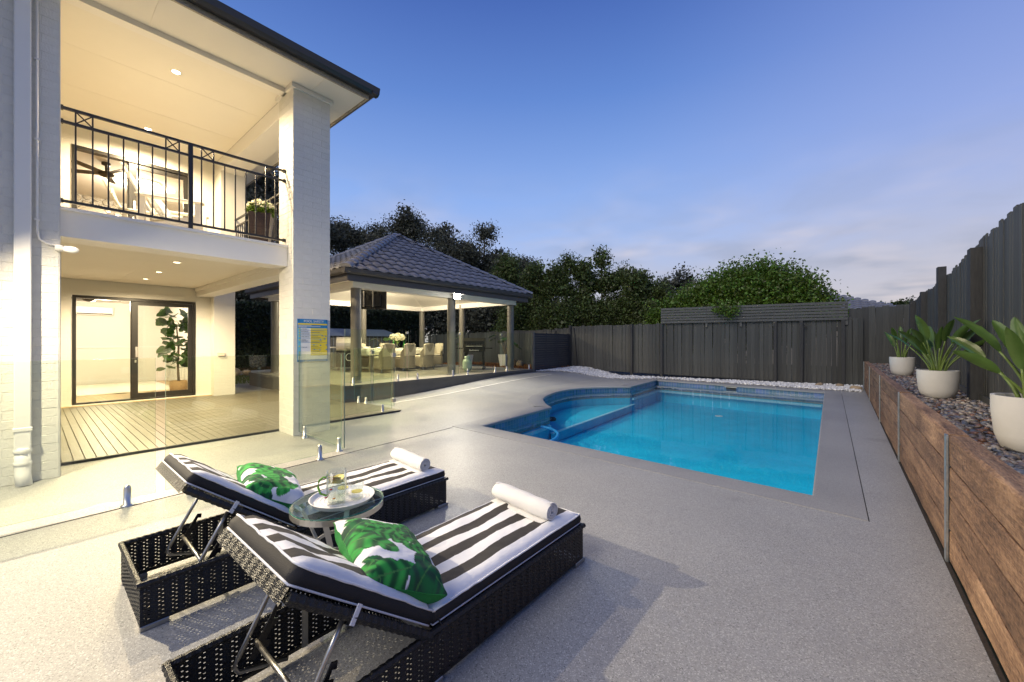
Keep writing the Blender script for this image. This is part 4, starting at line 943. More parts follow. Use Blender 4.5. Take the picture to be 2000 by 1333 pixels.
# S-profile tiles
def tile_geo(wd, ln):
    pts = 7; vs = []; fs = []
    for j in range(2):
        for i in range(pts):
            u = i / (pts - 1); h_ =   .045 * math.sin(u * math.pi * 1.0) ** 1 if u < .62 else .045 * math.sin(.62 * math.pi) * (1 - (u - .62) / .38)
            vs.append((u * wd * 1.03, j * ln * 1.08, h_ + (.036 if j == 0 else .002)))
    for i in range(pts - 1): fs.append((i, i + 1, pts + i + 1, pts + i))
    k = len(vs); vs += [(v[0], v[1], v[2] - .02) for v in vs[:pts]]
    for i in range(pts - 1): fs.append((k + i, k + i + 1, i + 1, i))
    return vs, fs
tm = MB(); tv, tf = tile_geo(.30, .33); tm.add(tv, tf); tme = tm.mesh('tile', True)
def roof_face(a, b, as_parts):
    along = (b - a).normalized(); mid = (a + b) / 2; up = (ap - mid); up = (up - along * up.dot(along)).normalized(); nn = along.cross(up).normalized()
    H = (ap - a).dot(up); Lw = (b - a).length; apx = (ap - a).dot(along); rows = int(H / .33); mm = MB()
    rot = Matrix((along, up, nn)).transposed().to_4x4()
    for r_ in range(rows):
        h0 = r_ * H / rows; t0 = h0 / H; t1 = (h0 + H / rows) / H
        xa = apx * t0; xb_ = Lw - (Lw - apx) * t0
        xa1 = apx * t1; xb1 = Lw - (Lw - apx) * t1
        k0 = math.floor(xa / .30); k1 = math.ceil(xb_ / .30)
        for k in range(k0, k1):
            cx = (k + .5) * .30
            if cx < xa - .02 or cx > xb_ + .02: continue
            mx = Matrix.Translation(a + along * (k * .30) + up * (h0 - .02) + nn * .012) @ rot @ Matrix.Diagonal((1, H / rows / .33, 1, 1))
            # keep the tile inside the hips
            if (k * .30 < xa1 - .12 and cx < apx) or ((k + 1) * .30 > xb1 + .12 and cx > apx):
                s_ = Matrix.Diagonal((.62, 1, 1, 1)) if cx > apx else Matrix.Translation((.11, 0, 0)) @ Matrix.Diagonal((.62, 1, 1, 1)); mx = mx @ s_
            if as_parts:
                o = linkm('tile', tme, M['rooftile'], roof); o.matrix_basis = mx
            else:
                mm.add([mx @ Vector(v) for v in tv], tf)
    if not as_parts: o = GZ(mm, 'rear_tiles', 'rooftile', roof, True); o['kind'] = 'stuff'
roof_face(cor[1], cor[2], True); roof_face(cor[0], cor[1], False); roof_face(cor[2], cor[3], False); roof_face(cor[3], cor[0], False)
rm = MB(); nseg = 8
for j in range(2):
    for i in range(nseg): 
        t = math.pi * i / (nseg - 1); rm.v.append((math.cos(t) * (.13 if j == 0 else .115), j * .36, math.sin(t) * .085 + (.02 if j == 0 else .0) - .02))
rm.f = [(i, i + 1, nseg + i + 1, nseg + i) for i in range(nseg - 1)] + [tuple(range(nseg))]; rm.m = [0] * len(rm.f); rme = rm.mesh('ridge_tile')
for c_ in cor:
    d = (ap - c_); L_ = d.length; d.normalize(); side = Vector((0, 0, 1)).cross(d).normalized(); nn = d.cross(side) * -1; nn = side.cross(d) * -1
    nn = d.cross(side)
    if nn.z < 0: nn = -nn
    side = d.cross(nn)
    k = int(L_ / .32)
    for i in range(k):
        mx = Matrix.Translation(c_ + d * (i * L_ / k) + nn * .045) @ Matrix((side, d, nn)).transposed().to_4x4()
        o = linkm('ridge_tile', rme, M['rooftile'], roof); o.matrix_basis = mx
m = MB(); m.lathe([(.16, -.06), (.13, .05), (.05, .09), (0, .095)], 10, (ap.x, ap.y, ap.z + .02)); GZ(m, 'roof_cap', 'rooftile', roof, True)
# gazebo floodlight
gl = thing('gazebo_floodlight', (-8.78, 7.95, 2.74), 'bright flood light on the gazebo beam above the middle post', 'flood light')
m = MB(); m.cbox((-.03, -.05, -.05), (.02, .05, .05), .006); m.tube([(.02, 0, 0), (.08, 0, -.02)], .012, 8); m.build('bracket', M['gloss_black'], gl)
hd = MB(); hd.cbox((-.11, -.08, -.04), (.11, .08, .02), .008); q_ = Matrix.Translation((.12, -.02, -.03)) @ Vector((.82, -.45, -.35)).to_track_quat('Z', 'Y').to_matrix().to_4x4(); hd.xf(q_); hd.build('lamp_head', M['gloss_black'], gl)
hl = MB(); hl.box((-.10, -.07, .0205), (.10, .07, .024)); hl.xf(q_); hl.build('lens', M['lamp_flood'], gl)
lamp('gazebo_bulb', 'SPOT', 430, (-8.58, 7.87, 2.68), gl, (.80, -.30, -.52), col=(1, .93, .78), size=.05, spot=160, blend=.5)
gl2 = thing('gazebo_ceiling_light', (-11.4, 7.8, 3.45), 'small ceiling light under the gazebo roof', 'ceiling light')
m = MB(); m.lathe([(.1, 0), (.1, -.02), (0, -.03)], 20); m.build('diffuser', M['lamp_white'], gl2)
lamp('gazebo_ceiling_bulb', 'POINT', 380, (-11.4, 7.8, 3.3), gl2, col=(1, .84, .58), size=.1)
# ================================================================== sun loungers
LW, LL, FT = .61, 1.92, .235
HY, HZ = .72, .235            # hinge
BT = (.185, .655)               # top of the backrest frame (y, z)
def weave(u_len, v_len, mp):
    """woven panel of staggered open cells; mp maps (u, v, out) to a point"""
    cw, ch = .026, .0095; nu = int(u_len / cw); nv = int(v_len / ch); vs = []
    for r_ in range(nv):
        off = .5 * cw * (r_ % 2)
        for c_ in range(nu):
            u0 = c_ * u_len / nu; u1 = u0 + u_len / nu; v0 = r_ * v_len / nv; v1 = v0 + v_len / nv
            uc = min(u_len - cw * .45, u0 + off + cw * .25) ; a, b = uc, uc + cw * .42
            if r_ % 2: a = u0 + cw * .58; b = u0 + cw * .84
            else: a = u0 + cw * .12; b = u0 + cw * .38
            c0 = v0 + ch * .42; c1 = v0 + ch * .56; o1 = .0022; o2 = -.0012
            P_ = lambda u, v, o: mp(u, v, o)
            s_ = o1 if (c_ + r_) % 2 else o2; t_ = o2 if (c_ + r_) % 2 else o1
            vs += [P_(u0, v0, 0), P_(u1, v0, 0), P_(b, c0, s_), P_(a, c0, s_)]
            vs += [P_(u1, v0, 0), P_(u1, v1, 0), P_(b, c1, t_), P_(b, c0, s_)]
            vs += [P_(u1, v1, 0), P_(u0, v1, 0), P_(a, c1, t_), P_(b, c1, t_)]
            vs += [P_(u0, v1, 0), P_(u0, v0, 0), P_(a, c0, s_), P_(a, c1, t_)]
    return np.array(vs)
def cushion(w, l, t, nx=14, ny=26, lump=.009, seed=1):
    """soft rectangular pad lying on z=0, x 0..w, y 0..l"""
    r = random.Random(seed); m = MB(); rows = []
    prof = [(0, .0, 0.02), (0, .25, -.002), (0, .75, -.002), (0, 1, .014)]
    top = []
    nxp = nx + 1
    for j in range(ny + 1):
        for i in range(nxp):
            u = i / nx; v = j / ny; e = min(u, 1 - u) * w; e2 = min(v, 1 - v) * l; d = min(e, e2)
            z = t * (1 - .28 * math.exp(-d / .018)) + lump * math.sin(u * 9 + v * 3) * math.sin(v * 13 + 1) * (1 - math.exp(-d / .05)) + lump * .5 * r.uniform(-.5, .5)
            m.v.append((u * w, v * l, z))
    for j in range(ny):
        for i in range(nx): a = j * nxp + i; m.f.append((a, a + 1, a + nxp + 1, a + nxp)); m.m.append(0)
    ring = [i for i in range(nxp)] + [j * nxp + nx for j in range(1, ny + 1)] + [ny * nxp + i for i in range(nx - 1, -1, -1)] + [j * nxp for j in range(ny - 1, 0, -1)]
    cx, cy = w / 2, l / 2; k = len(m.v); nr = len(ring); mids = []
    for q in ring:
        x, y, z = m.v[q]; mids.append((x + (x - cx) / w * .014, y + (y - cy) / l * .014 * (w / l), z * .5))
    m.v += mids + [(m.v[q][0], m.v[q][1], .004) for q in ring]
    for i in range(nr):
        b = (i + 1) % nr; m.f.append((ring[i], k + i, k + b, ring[b])); m.m.append(1); m.f.append((k + i, k + nr + i, k + nr + b, k + b)); m.m.append(1)
    m.f.append(tuple(k + nr + i for i in range(nr))[::-1]); m.m.append(1)
    loop = [m.v[q] for q in ring]; low = [(m.v[q][0], m.v[q][1], .006) for q in ring]
    return m, loop, low
def build_lounger(loc, label):
    t = thing('sun_lounger', loc, label, 'sun lounger', rz=R(0), group='black rattan sun loungers')
    z0 = .028
    vs = []
    fr = MB()
    for x in (0, LW):
        o = quads('woven_side', weave(LL, FT - z0, lambda u, v, o_, x=x: (x + (o_ if x else -o_), u, z0 + v)), M['rattan'], t, False)
    for y in (0, LL):
        o = quads('woven_end', weave(LW, FT - z0, lambda u, v, o_, y=y: (u, y + (o_ if y else -o_), z0 + v)), M['rattan'], t, False)
    # braided rims
    for a, b in (((-.0, -.012, FT), (-.0, LL + .012, FT)), ((LW, -.012, FT), (LW, LL + .012, FT)), ((0, 0, FT), (LW, 0, FT)), ((0, LL, FT), (LW, LL, FT))):
        a = Vector(a); b = Vector(b); L_ = (b - a).length; k = int(L_ / .016); m = MB()
        m.tube([a + (b - a) * i / k + Vector((0, 0, -.006)) for i in range(k + 1)], [.0155 if i % 2 else .0125 for i in range(k + 1)], 6); m.build('rim', M['rattan'], t)
    for a, b in (((0, 0), (0, LL)), ((LW, 0), (LW, LL))):
        m = MB(); m.box((a[0] - .012 + (.0 if a[0] else .012), 0, z0 - .004), (a[0] + (.0 if a[0] else .012), LL, z0 + .012)); m.build('lower_rail', M['rattan'], t)
    for (x, y) in ((-.004, 0), (LW - .03, 0), (-.004, LL - .09), (LW - .03, LL - .09), (-.004, .66), (LW - .03, .66)):
        m = MB(); m.cbox((x, y, 0), (x + .034, y + .11, .026), .003); m.build('foot', M['alu'], t)
    for (x, y) in ((.02, .02), (LW - .03, .02)):
        m = MB(); m.box((x, y, .05), (x + .012, y + .05, .1)); m.build('corner_bracket', M['gloss_black'], t)
    for x in (.017, LW - .02):
        m = MB(); m.box((x, .46, .03), (x + .006, .485, .2)); m.build('inner_strut', M['alu'], t)
    # seat platform
    m = MB(); m.box((.01, HY + .01, FT - .03), (LW - .01, LL - .01, FT - .004)); m.build('seat_base', M['rattan'], t)
    # backrest frame
    dv = Vector((0, BT[0] - HY, BT[1] - HZ)); BLn = dv.length; up = Vector((0, dv.z, -dv.y)).normalized(); dn = dv.normalized()
    H0 = Vector((0, HY, HZ)); 
    def bp(u, v, o_): q = H0 + dn * v + up * (o_ - .035); return (u, q.y, q.z)
    bo = quads('backrest', weave(LW, BLn, bp), M['rattan'], t, False)
    m = MB(); k = 40
    m.tube([Vector((0, 0, 0)) + H0 + dn * (BLn * i / k) + up * -.02 for i in range(k + 1)], [.021 if i % 2 else .018 for i in range(k + 1)], 6); m.build('rim', M['rattan'], bo)
    m = MB(); m.tube([Vector((LW, 0, 0)) + H0 + dn * (BLn * i / k) + up * -.02 for i in range(k + 1)], [.021 if i % 2 else .018 for i in range(k + 1)], 6); m.build('rim', M['rattan'], bo)
    tp = H0 + dn * BLn
    vs_ = weave(LW, .05, lambda u, v, o_: (u, (tp + dn * (.012 + o_) + up * (.005 - v)).y, (tp + dn * (.012 + o_) + up * (.005 - v)).z)); quads('rim', vs_, M['rattan'], bo, False)
    # support legs
    A = H0 + dn * (BLn * .60) + up * -.05
    for x in (.05, LW - .05):
        m = MB(); m.tube([(x, A.y, A.z), (x, A.y - .05, A.z - .09), (x, A.y - .16, .155), (x, A.y - .175, .125), (x, A.y - .16, .10), (x, A.y + .02, .045)], .0095, 10); m.build('support_leg', M['tube'], t, smooth=True)
        m = MB(); pr = [(0, 0), (.10, .17), (.122, .165), (.118, .14), (.102, .145), (.09, .115), (.108, .11), (.10, .085), (.086, .09), (.06, .045), (.078, .04), (.07, .012), (.05, .018), (.02, -.01)]
        b0 = (x + (.018 if x < .3 else -.018)); vs2 = [(b0 - .003, A.y - .13 + p[0], .14 + p[1]) for p in pr] + [(b0 + .003, A.y - .13 + p[0], .14 + p[1]) for p in pr]; kk = len(pr)
        m.add(vs2, [tuple(range(kk)), tuple(range(2 * kk - 1, kk - 1, -1))] + [(i, (i + 1) % kk, kk + (i + 1) % kk, kk + i) for i in range(kk)]); m.build('ratchet_plate', M['gloss_black'], t)
    m = MB(); m.tube([(.05, A.y - .10, .19), (LW - .05, A.y - .10, .19)], .0095, 10); m.build('cross_bar', M['tube'], t, smooth=True)
    # mattress: seat and back
    cw = .575; ox = (LW - cw) / 2
    sl_ = LL - HY - .02
    m, loop, low = cushion(cw, sl_, .082, ny=30, seed=3); s = m.build('seat_cushion', [M['stripes'], M['black_cloth']], t, smooth=True); s.location = (ox, HY + .012, FT + .004)
    for lp in (loop, low):
        mm = MB(); mm.tube(lp + [lp[0]], .0042, 6); mm.build('piping', M['piping'], s, smooth=True)
    mb, loop, low = cushion(cw, BLn - .01, .082, ny=18, seed=5); b = mb.build('back_cushion', [M['stripes'], M['black_cloth']], t, smooth=True)
    rot = Matrix.Translation((ox, (H0 + up * .002 + dn * .02).y, (H0 + up * .002 + dn * .02).z)) @ Matrix(((1, 0, 0), (0, dn.y, up.y), (0, dn.z, up.z))).to_4x4()
    # local y runs up the backrest
    b.matrix_basis = rot
    for lp in (loop, low):
        mm = MB(); mm.tube(lp + [lp[0]], .0042, 6); mm.build('piping', M['piping'], b, smooth=True)
    q = H0 + dn * BLn * .62
    m = MB(); m.bar((LW + .022, (q + up * -.042).y, (q + up * -.042).z), (LW + .010, (q + up * .02).y, (q + up * .02).z), .004, .022); m.build('strap', M['piping'], t)
    m = MB(); m.bar((-.022, (q + up * -.042).y, (q + up * -.042).z), (-.010, (q + up * .02).y, (q + up * .02).z), .004, .022); m.build('strap', M['black_cloth'], t)
    q = H0 + up * .05
    m = MB(); m.tube([(LW - .02, q.y, q.z), (LW + .012, q.y + .015, q.z - .05), (LW - .0, q.y + .03, q.z - .035), (LW + .02, q.y - .02, q.z - .075)], .0035, 6); m.build('tie_cord', M['black_cloth'], t)
    return t
L1 = build_lounger((-3.20, .33, 0), 'left sun lounger with striped cushion nearer the glass fence')
L2 = build_lounger((-1.875, .31, 0), 'right sun lounger with striped cushion nearest the camera')

# palm leaf pillows
def pillow(loc, rot, label, seed):
    r = random.Random(seed); Wd, Hd, T_ = .52, .38, .18; nx, ny = 130, 96
    lv = []
    for _ in range(36):
        lv.append((r.uniform(-.27, .27), r.uniform(-.21, .21), r.uniform(0, 6.28), r.uniform(.14, .26), r.uniform(.035, .06), r.choice([0, 1, 1, 2]), r.uniform(0, 6)))
    pal = [((.015, .25, .03), (.05, .42, .07)), ((.006, .13, .035), (.01, .055, .03)), ((.03, .33, .05), (.004, .075, .02))]
    def colr(x, y):
        c_ = (.78, .78, .79)
        for (lx, ly, a, L_, w, kd, ph) in lv:
            dx, dy = x - lx, y - ly; s_ = (dx * math.cos(a) + dy * math.sin(a)) / L_; t_ = -dx * math.sin(a) + dy * math.cos(a)
            if 0 < s_ < 1:
                wid = w * (math.sin(math.pi * s_ ** .8) ** .7)
                rib = math.sin((s_ * 26 + abs(t_) * 55 + ph))
                wid *= (1 - .35 * max(0, math.sin(s_ * 11 + ph + (2 if t_ > 0 else 0))) ** 6)
                if abs(t_) < wid:
                    c1_, c2_ = pal[kd]; f_ = .5 + .5 * rib; f_ = f_ * f_ * (3 - 2 * f_)
                    c_ = tuple(c1_[i] * (1 - f_) + c2_[i] * f_ for i in range(3))
                    if abs(t_) < .0025: c_ = (.06, .22, .05)
        return c_
    t = thing('throw_pillow', loc, label, 'pillow', group='palm print pillows')
    def shape(u, v, sgn):
        a = 2 * u - 1; b = 2 * v - 1; px_ = a * (Wd / 2) * (1 - .07 * (1 - abs(a)) * 0 - .08 * (1 - b * b) * abs(a) ** 2); py_ = b * (Hd / 2) * (1 - .08 * (1 - a * a) * abs(b) ** 2)
        h_ = ((1 - a ** 4) * (1 - b ** 4)) ** .5; wr = .006 * math.sin(a * 17 + b * 5 + seed) * (a * a + b * b) * .5
        return (px_, py_, sgn * (T_ / 2) * (1.0 if sgn > 0 else 1.15) * h_ + wr)
    for sgn, nm, mt in ((1, 'printed_front', 'print'), (-1, 'plain_back', 'green_cloth')):
        m = MB(); m.v = [shape(i / nx, j / ny, sgn) for j in range(ny + 1) for i in range(nx + 1)]
        for j in range(ny):
            for i in range(nx):
                a = j * (nx + 1) + i; q = (a, a + 1, a + nx + 2, a + nx + 1); m.f.append(q if sgn > 0 else q[::-1]); m.m.append(0)
        me = m.mesh(nm, True)
        if sgn > 0:
            ca = me.color_attributes.new('print', 'FLOAT_COLOR', 'POINT')
            cols = np.ones((len(m.v), 4), dtype=np.float32)
            for i, v in enumerate(m.v): cols[i, :3] = colr(v[0], v[1])
            ca.data.foreach_set('color', cols.ravel())
        o = linkm(nm, me, M[mt], t); o.matrix_basis = rot
    m = MB(); ring = [shape(i / nx, 0, 1) for i in range(nx)] + [shape(1, j / ny, 1) for j in range(ny)] + [shape(1 - i / nx, 1, 1) for i in range(nx)] + [shape(0, 1 - j / ny, 1) for j in range(ny)]
    m.tube(ring[::6] + [ring[0]], .0028, 5); o = m.build('seam', M['green_cloth'], t, smooth=True); o.matrix_basis = rot
    m = MB(); m.box((Wd / 2 - .02, -Hd / 2 + .03, -.004), (Wd / 2 + .012, -Hd / 2 + .055, .004)); o = m.build('label_tab', M['black_cloth'], t); o.matrix_basis = rot
    return t
prot = Matrix.Rotation(R(-14), 4, 'Z') @ Matrix.Rotation(R(-24), 4, 'X')
pillow((-1.545, 1.0, .445), Matrix.Rotation(R(-14), 4, 'Z') @ Matrix.Rotation(R(-23), 4, 'X') @ Matrix.Rotation(R(6), 4, 'Y'), 'green palm leaf pillow on the right lounger', 4)
pillow((-2.89, 1.0, .445), Matrix.Rotation(R(-12), 4, 'Z') @ Matrix.Rotation(R(-25), 4, 'X') @ Matrix.Rotation(R(4), 4, 'Y'), 'green palm leaf pillow on the left lounger beside the side table', 11)

# rolled towels
def towel(loc, rz, label):
    t = thing('rolled_towel', loc, label, 'towel', rz=rz, group='rolled white towels')
    L_, r0 = .50, .058; n_ = 26; k = 22; m = MB(); r = random.Random(hash(label) % 99)
    for i in range(k + 1):
        x = -L_ / 2 + L_ * i / k; e = 1 - .16 * math.exp(-min(i, k - i) * .9)
        for j in range(n_):
            a = 2 * math.pi * j / n_; rr = r0 * e * (1 + .04 * math.sin(3 * a + x * 9) + .03 * math.sin(x * 40 + a))
            m.v.append((x, rr * math.cos(a), r0 + rr * math.sin(a) * .93))
    m.f = [(i * n_ + j, i * n_ + (j + 1) % n_, (i + 1) * n_ + (j + 1) % n_, (i + 1) * n_ + j) for i in range(k) for j in range(n_)]; m.m = [0] * len(m.f)
    m.build('roll', M['towel'], t, smooth=True)
    for s_ in (-1, 1):   # spiral ends
        m = MB(); x = s_ * (L_ / 2 - .004); pts = []
        for q in range(70):
            a = q * .3; rr = .004 + .0022 * q * .3; pts.append((rr, a))
        for rr, a in pts:
            if rr > r0 * .86: break
            for dx, dr in ((-.02 * s_, 0), (.004 * s_ - .003 * s_ * (rr / r0), 0), (.004 * s_ - .003 * s_ * (rr / r0), .0085), (-.02 * s_, .0085)):
                m.v.append((x + dx, (rr + dr) * math.cos(a), r0 + (rr + dr) * math.sin(a) * .93))
        kk = len(m.v) // 4
        m.f = [(i * 4 + j, i * 4 + (j + 1) % 4, i * 4 + 4 + (j + 1) % 4, i * 4 + 4 + j) for i in range(kk - 1) for j in range(4)]; m.m = [0] * len(m.f)
        m.build('spiral_end', M['towel'], t)
    m = MB(); m.box((-L_ / 2 + .02, -.075, .002), (L_ / 2 - .02, -.02, .009)); m.build('loose_edge', M['towel'], t)
towel((-1.585, 2.02, FT + .083), R(-7), 'rolled white towel at the foot of the right lounger')
towel((-2.90, 2.10, FT + .083), R(-6), 'rolled white towel at the foot of the left lounger')

# side table
tb = thing('side_table', (-2.26, 1.14, 0), 'round glass side table with steel legs between the loungers', 'side table')
zt_ = .47
m = MB(); m.lathe([(.0, zt_ - .008), (.243, zt_ - .008), (.25, zt_ - .004)], 48); m.lathe([(.25, zt_ - .001), (.245, zt_), (0, zt_)], 48); m.build('glass_top', M['table_glass'], tb, smooth=False)
m = MB(); m.lathe([(.25, zt_ - .0042), (.252, zt_ - .0025), (.25, zt_ - .0008)], 48); m.build('glass_edge', M['table_edge'], tb, smooth=True)
m = MB(); m.lathe([(.247, zt_ - .04), (.25, zt_ - .04), (.25, zt_ - .009), (.247, zt_ - .009), (.247, zt_ - .04)], 48); m.build('steel_rim', M['steel'], tb, smooth=False)
for i in range(4):
    a = R(45 + 90 * i); c_, s_ = math.cos(a), math.sin(a); m = MB()
    pts = [(.245, zt_ - .02), (.20, zt_ - .05), (.15, .32), (.115, .24), (.12, .16), (.16, .06), (.205, .0)]
    for (r1, z1), (r2, z2) in zip(pts[:-1], pts[1:]): m.bar((r1 * c_, r1 * s_, z1), (r2 * c_, r2 * s_, z2), .03, .004, up=(c_, s_, .2))
    m.build('leg', M['steel'], tb)
m = MB(); m.lathe([(.113, .235), (.118, .235), (.118, .255), (.113, .255), (.113, .235)], 32); m.build('ring', M['steel'], tb)
ty = thing('serving_tray', (-2.25, 1.16, zt_), 'round white ridged tray on the glass side table', 'tray')
m = MB(); m.lathe([(0, .006), (.155, .006), (.172, .026), (.178, .026), (.16, .0), (0, .0)], 48); m.build('dish', M['tray'], ty, smooth=False)
for i in range(6):
    rr = .03 + i * .022; m = MB(); m.lathe([(rr, .006), (rr + .004, .010), (rr + .009, .006)], 40); m.build('ridge', M['tray'], ty, smooth=True)
zt2 = zt_ + .0105
jg = thing('water_jug', (-2.20, 1.10, zt2), 'clear glass jug with green handle and lemon slices', 'jug')
m = MB(); m.lathe([(0, .0), (.05, .0), (.053, .02), (.053, .19), (.0515, .19), (.051, .02), (0, .015)], 32); m.build('glass_body', M['tumbler'], jg, smooth=True)
m = MB(); m.lathe([(0, .017), (.0495, .018), (.0495, .14), (0, .14)], 28); m.build('water', M['waterglass'], jg, smooth=True)
dv_ = Vector((-.86, -.5, 0)).normalized()
m = MB(); m.tube([dv_ * .053 + Vector((0, 0, .145)), dv_ * .082 + Vector((0, 0, .145)), dv_ * .11 + Vector((0, 0, .12)), dv_ * .115 + Vector((0, 0, .085)), dv_ * .10 + Vector((0, 0, .05)), dv_ * .053 + Vector((0, 0, .04))], .0065, 8); m.build('handle', M['green_handle'], jg, smooth=True)
for i in range(5):
    m = MB(); m.lathe([(0, -.003), (.036, -.003), (.037, 0), (.036, .003), (0, .003)], 20); m.xf(Matrix.Translation((rnd.uniform(-.01, .01), rnd.uniform(-.01, .01), .118 + i * .008)) @ Matrix.Rotation(rnd.uniform(-.5, .5), 4, 'X') @ Matrix.Rotation(rnd.uniform(-.4, .4), 4, 'Y')); m.build('lemon_slice', M['lemon'], jg)
for a, z, mt in ((-1.0, .10, 'red'), (-.7, .05, 'orange'), (-1.9, .045, 'red'), (-1.75, .062, 'green_handle')):
    m = MB(); m.lathe([(0, -.006), (.006, 0), (0, .006)], 8); m.xf(Matrix.Translation((.0545 * math.cos(a), .0545 * math.sin(a), z)) @ Matrix.Diagonal((1.4, 1.6, .8, 1))); m.build('glass_fruit', M[mt], jg, smooth=True)
for x, y, lb in ((-2.30, 1.19, 'short ribbed glass tumbler with lemon left of the jug'), (-2.185, 1.215, 'short ribbed glass tumbler with lemon behind the jug')):
    tu = thing('tumbler', (x, y, zt2), lb, 'glass', group='lemon water tumblers')
    m = MB(); m.lathe([(0, 0), (.032, 0), (.037, .095), (.0355, .095), (.031, .008), (0, .006)], 20); m.build('glass_body', M['tumbler'], tu)
    m = MB(); m.lathe([(0, .04), (.03, .04), (.031, .044), (0, .046)], 16); m.build('lemon_slice', M['lemon'], tu)

# ================================================================== potted strelitzias
def strelitzia(loc, r0, h_, n_, hmax, seed, label, spread=1.0):
    r = random.Random(seed); t = thing('potted_plant', loc, label, 'potted plant', group='white bowl planters')
    m = MB(); m.lathe([(0, 0), (r0 * .62, 0), (r0 * .78, h_ * .06), (r0 * .92, h_ * .3), (r0, h_ * .75), (r0, h_), (r0 - .018, h_), (r0 - .02, h_ * .8)], 40); p = m.build('pot', M['pot'], t, smooth=True); smooth_angle(p, 40)
    m = MB(); m.lathe([(r0 - .02, h_ * .86), (0, h_ * .88)], 24); m.build('soil', M['soil'], t)
    for i in range(n_):
        a = 2 * math.pi * i / n_ + r.uniform(-.35, .35); lean = r.uniform(.04, .40) * spread; H_ = hmax * r.uniform(.55, 1.0) * (1 - .25 * lean)
        b0 = Vector((.05 * math.cos(a) * r.uniform(.3, 1.4), .05 * math.sin(a) * r.uniform(.3, 1.4), h_ * .86)); d = Vector((math.cos(a), math.sin(a), 0))
        pts = [b0 + d * (lean * H_ * (q / 6) ** 1.6) + Vector((0, 0, H_ * .62 * q / 6)) for q in range(7)]
        m = MB(); m.tube(pts, [.013 - .0012 * q for q in range(7)], 6); st_ = m.build('stem', M['stem'], t, smooth=True)
        # blade
        tdir = (pts[-1] - pts[-2]).normalized(); side = tdir.cross(Vector((0, 0, 1))); side = side.normalized() if side.length > .1 else Vector((1, 0, 0))
        tw = r.uniform(-1.4, 1.4); side = Matrix.Rotation(tw, 3, tdir) @ side
        Lb = hmax * r.uniform(.36, .5); wb = Lb * r.uniform(.13, .18); m = MB(); ns = 9; q0 = pts[-1]; dd = tdir.copy(); P_ = q0.copy()
        for s_ in range(ns + 1):
            f_ = s_ / ns; w_ = wb * (math.sin(math.pi * min(1, f_ * .93 + .05)) ** .65) * (1 - .25 * f_) if s_ < ns else .002
            nn = side.cross(dd).normalized()
            for kx in (-1, -.5, 0, .5, 1): m.v.append(tuple(P_ + side * (kx * w_) + nn * (abs(kx) ** 1.3 * w_ * .42 * (1 if nn.z >= -2 else -1)) + nn * r.uniform(-.003, .003)))
            dd = (dd + Vector((d.x * .03, d.y * .03, .0 - .06 * lean))).normalized(); P_ = P_ + dd * (Lb / ns)
        m.f = [(s_ * 5 + k, s_ * 5 + k + 1, s_ * 5 + k + 6, s_ * 5 + k + 5) for s_ in range(ns) for k in range(4)]; m.m = [0] * len(m.f)
        m.build('leaf', M['leaf_plant'], t, smooth=True)
strelitzia((.90, 10.85, .725), .185, .36, 10, .70, 3, 'farthest white bowl planter with a small strelitzia by the corner', .6)
strelitzia((.87, 6.85, .725), .178, .33, 20, .70, 8, 'middle white bowl planter with a spreading strelitzia')
strelitzia((.90, 3.86, .725), .18, .34, 14, .60, 14, 'nearest white bowl planter cut by the right picture edge', 1.05)

# ================================================================== gazebo furniture
DZ = .402
tbl = thing('dining_table', (-12.1, 8.1, DZ), 'long dining table under a white cloth in the gazebo', 'dining table')
m = MB(); m.box((-.45, -1.3, .70), (.45, 1.3, .74)); m.build('table_top', M['wicker'], tbl)
for x in (-.35, .35):
    for y in (-1.1, 1.1): m = MB(); m.box((x - .04, y - .04, 0), (x + .04, y + .04, .70)); m.build('leg', M['wicker'], tbl)
tc_ = thing('tablecloth', (-12.1, 8.1, DZ + .742), 'white cloth draped over the gazebo dining table', 'tablecloth')
m = MB(); nx_, ny_ = 16, 40
for j in range(ny_ + 1):
    for i in range(nx_ + 1):
        x = -.68 + 1.36 * i / nx_; y = -1.52 + 3.04 * j / ny_; ex = max(0, abs(x) - .46); ey = max(0, abs(y) - 1.31); z = .004
        X_, Y_ = x, y
        dr = max(ex, ey)
        if ex > 0: X_ = math.copysign(.46 + .02 + .03 * math.sin(y * 14) * ex * 4, x)
        if ey > 0: Y_ = math.copysign(1.31 + .02 + .03 * math.sin(x * 14) * ey * 4, y)
        m.v.append((X_, Y_, z - dr * .95))
m.f = [(j * (nx_ + 1) + i, j * (nx_ + 1) + i + 1, (j + 1) * (nx_ + 1) + i + 1, (j + 1) * (nx_ + 1) + i) for j in range(ny_) for i in range(nx_)]; m.m = [0] * len(m.f)
m.build('cloth', M['cloth'], tc_, smooth=True)
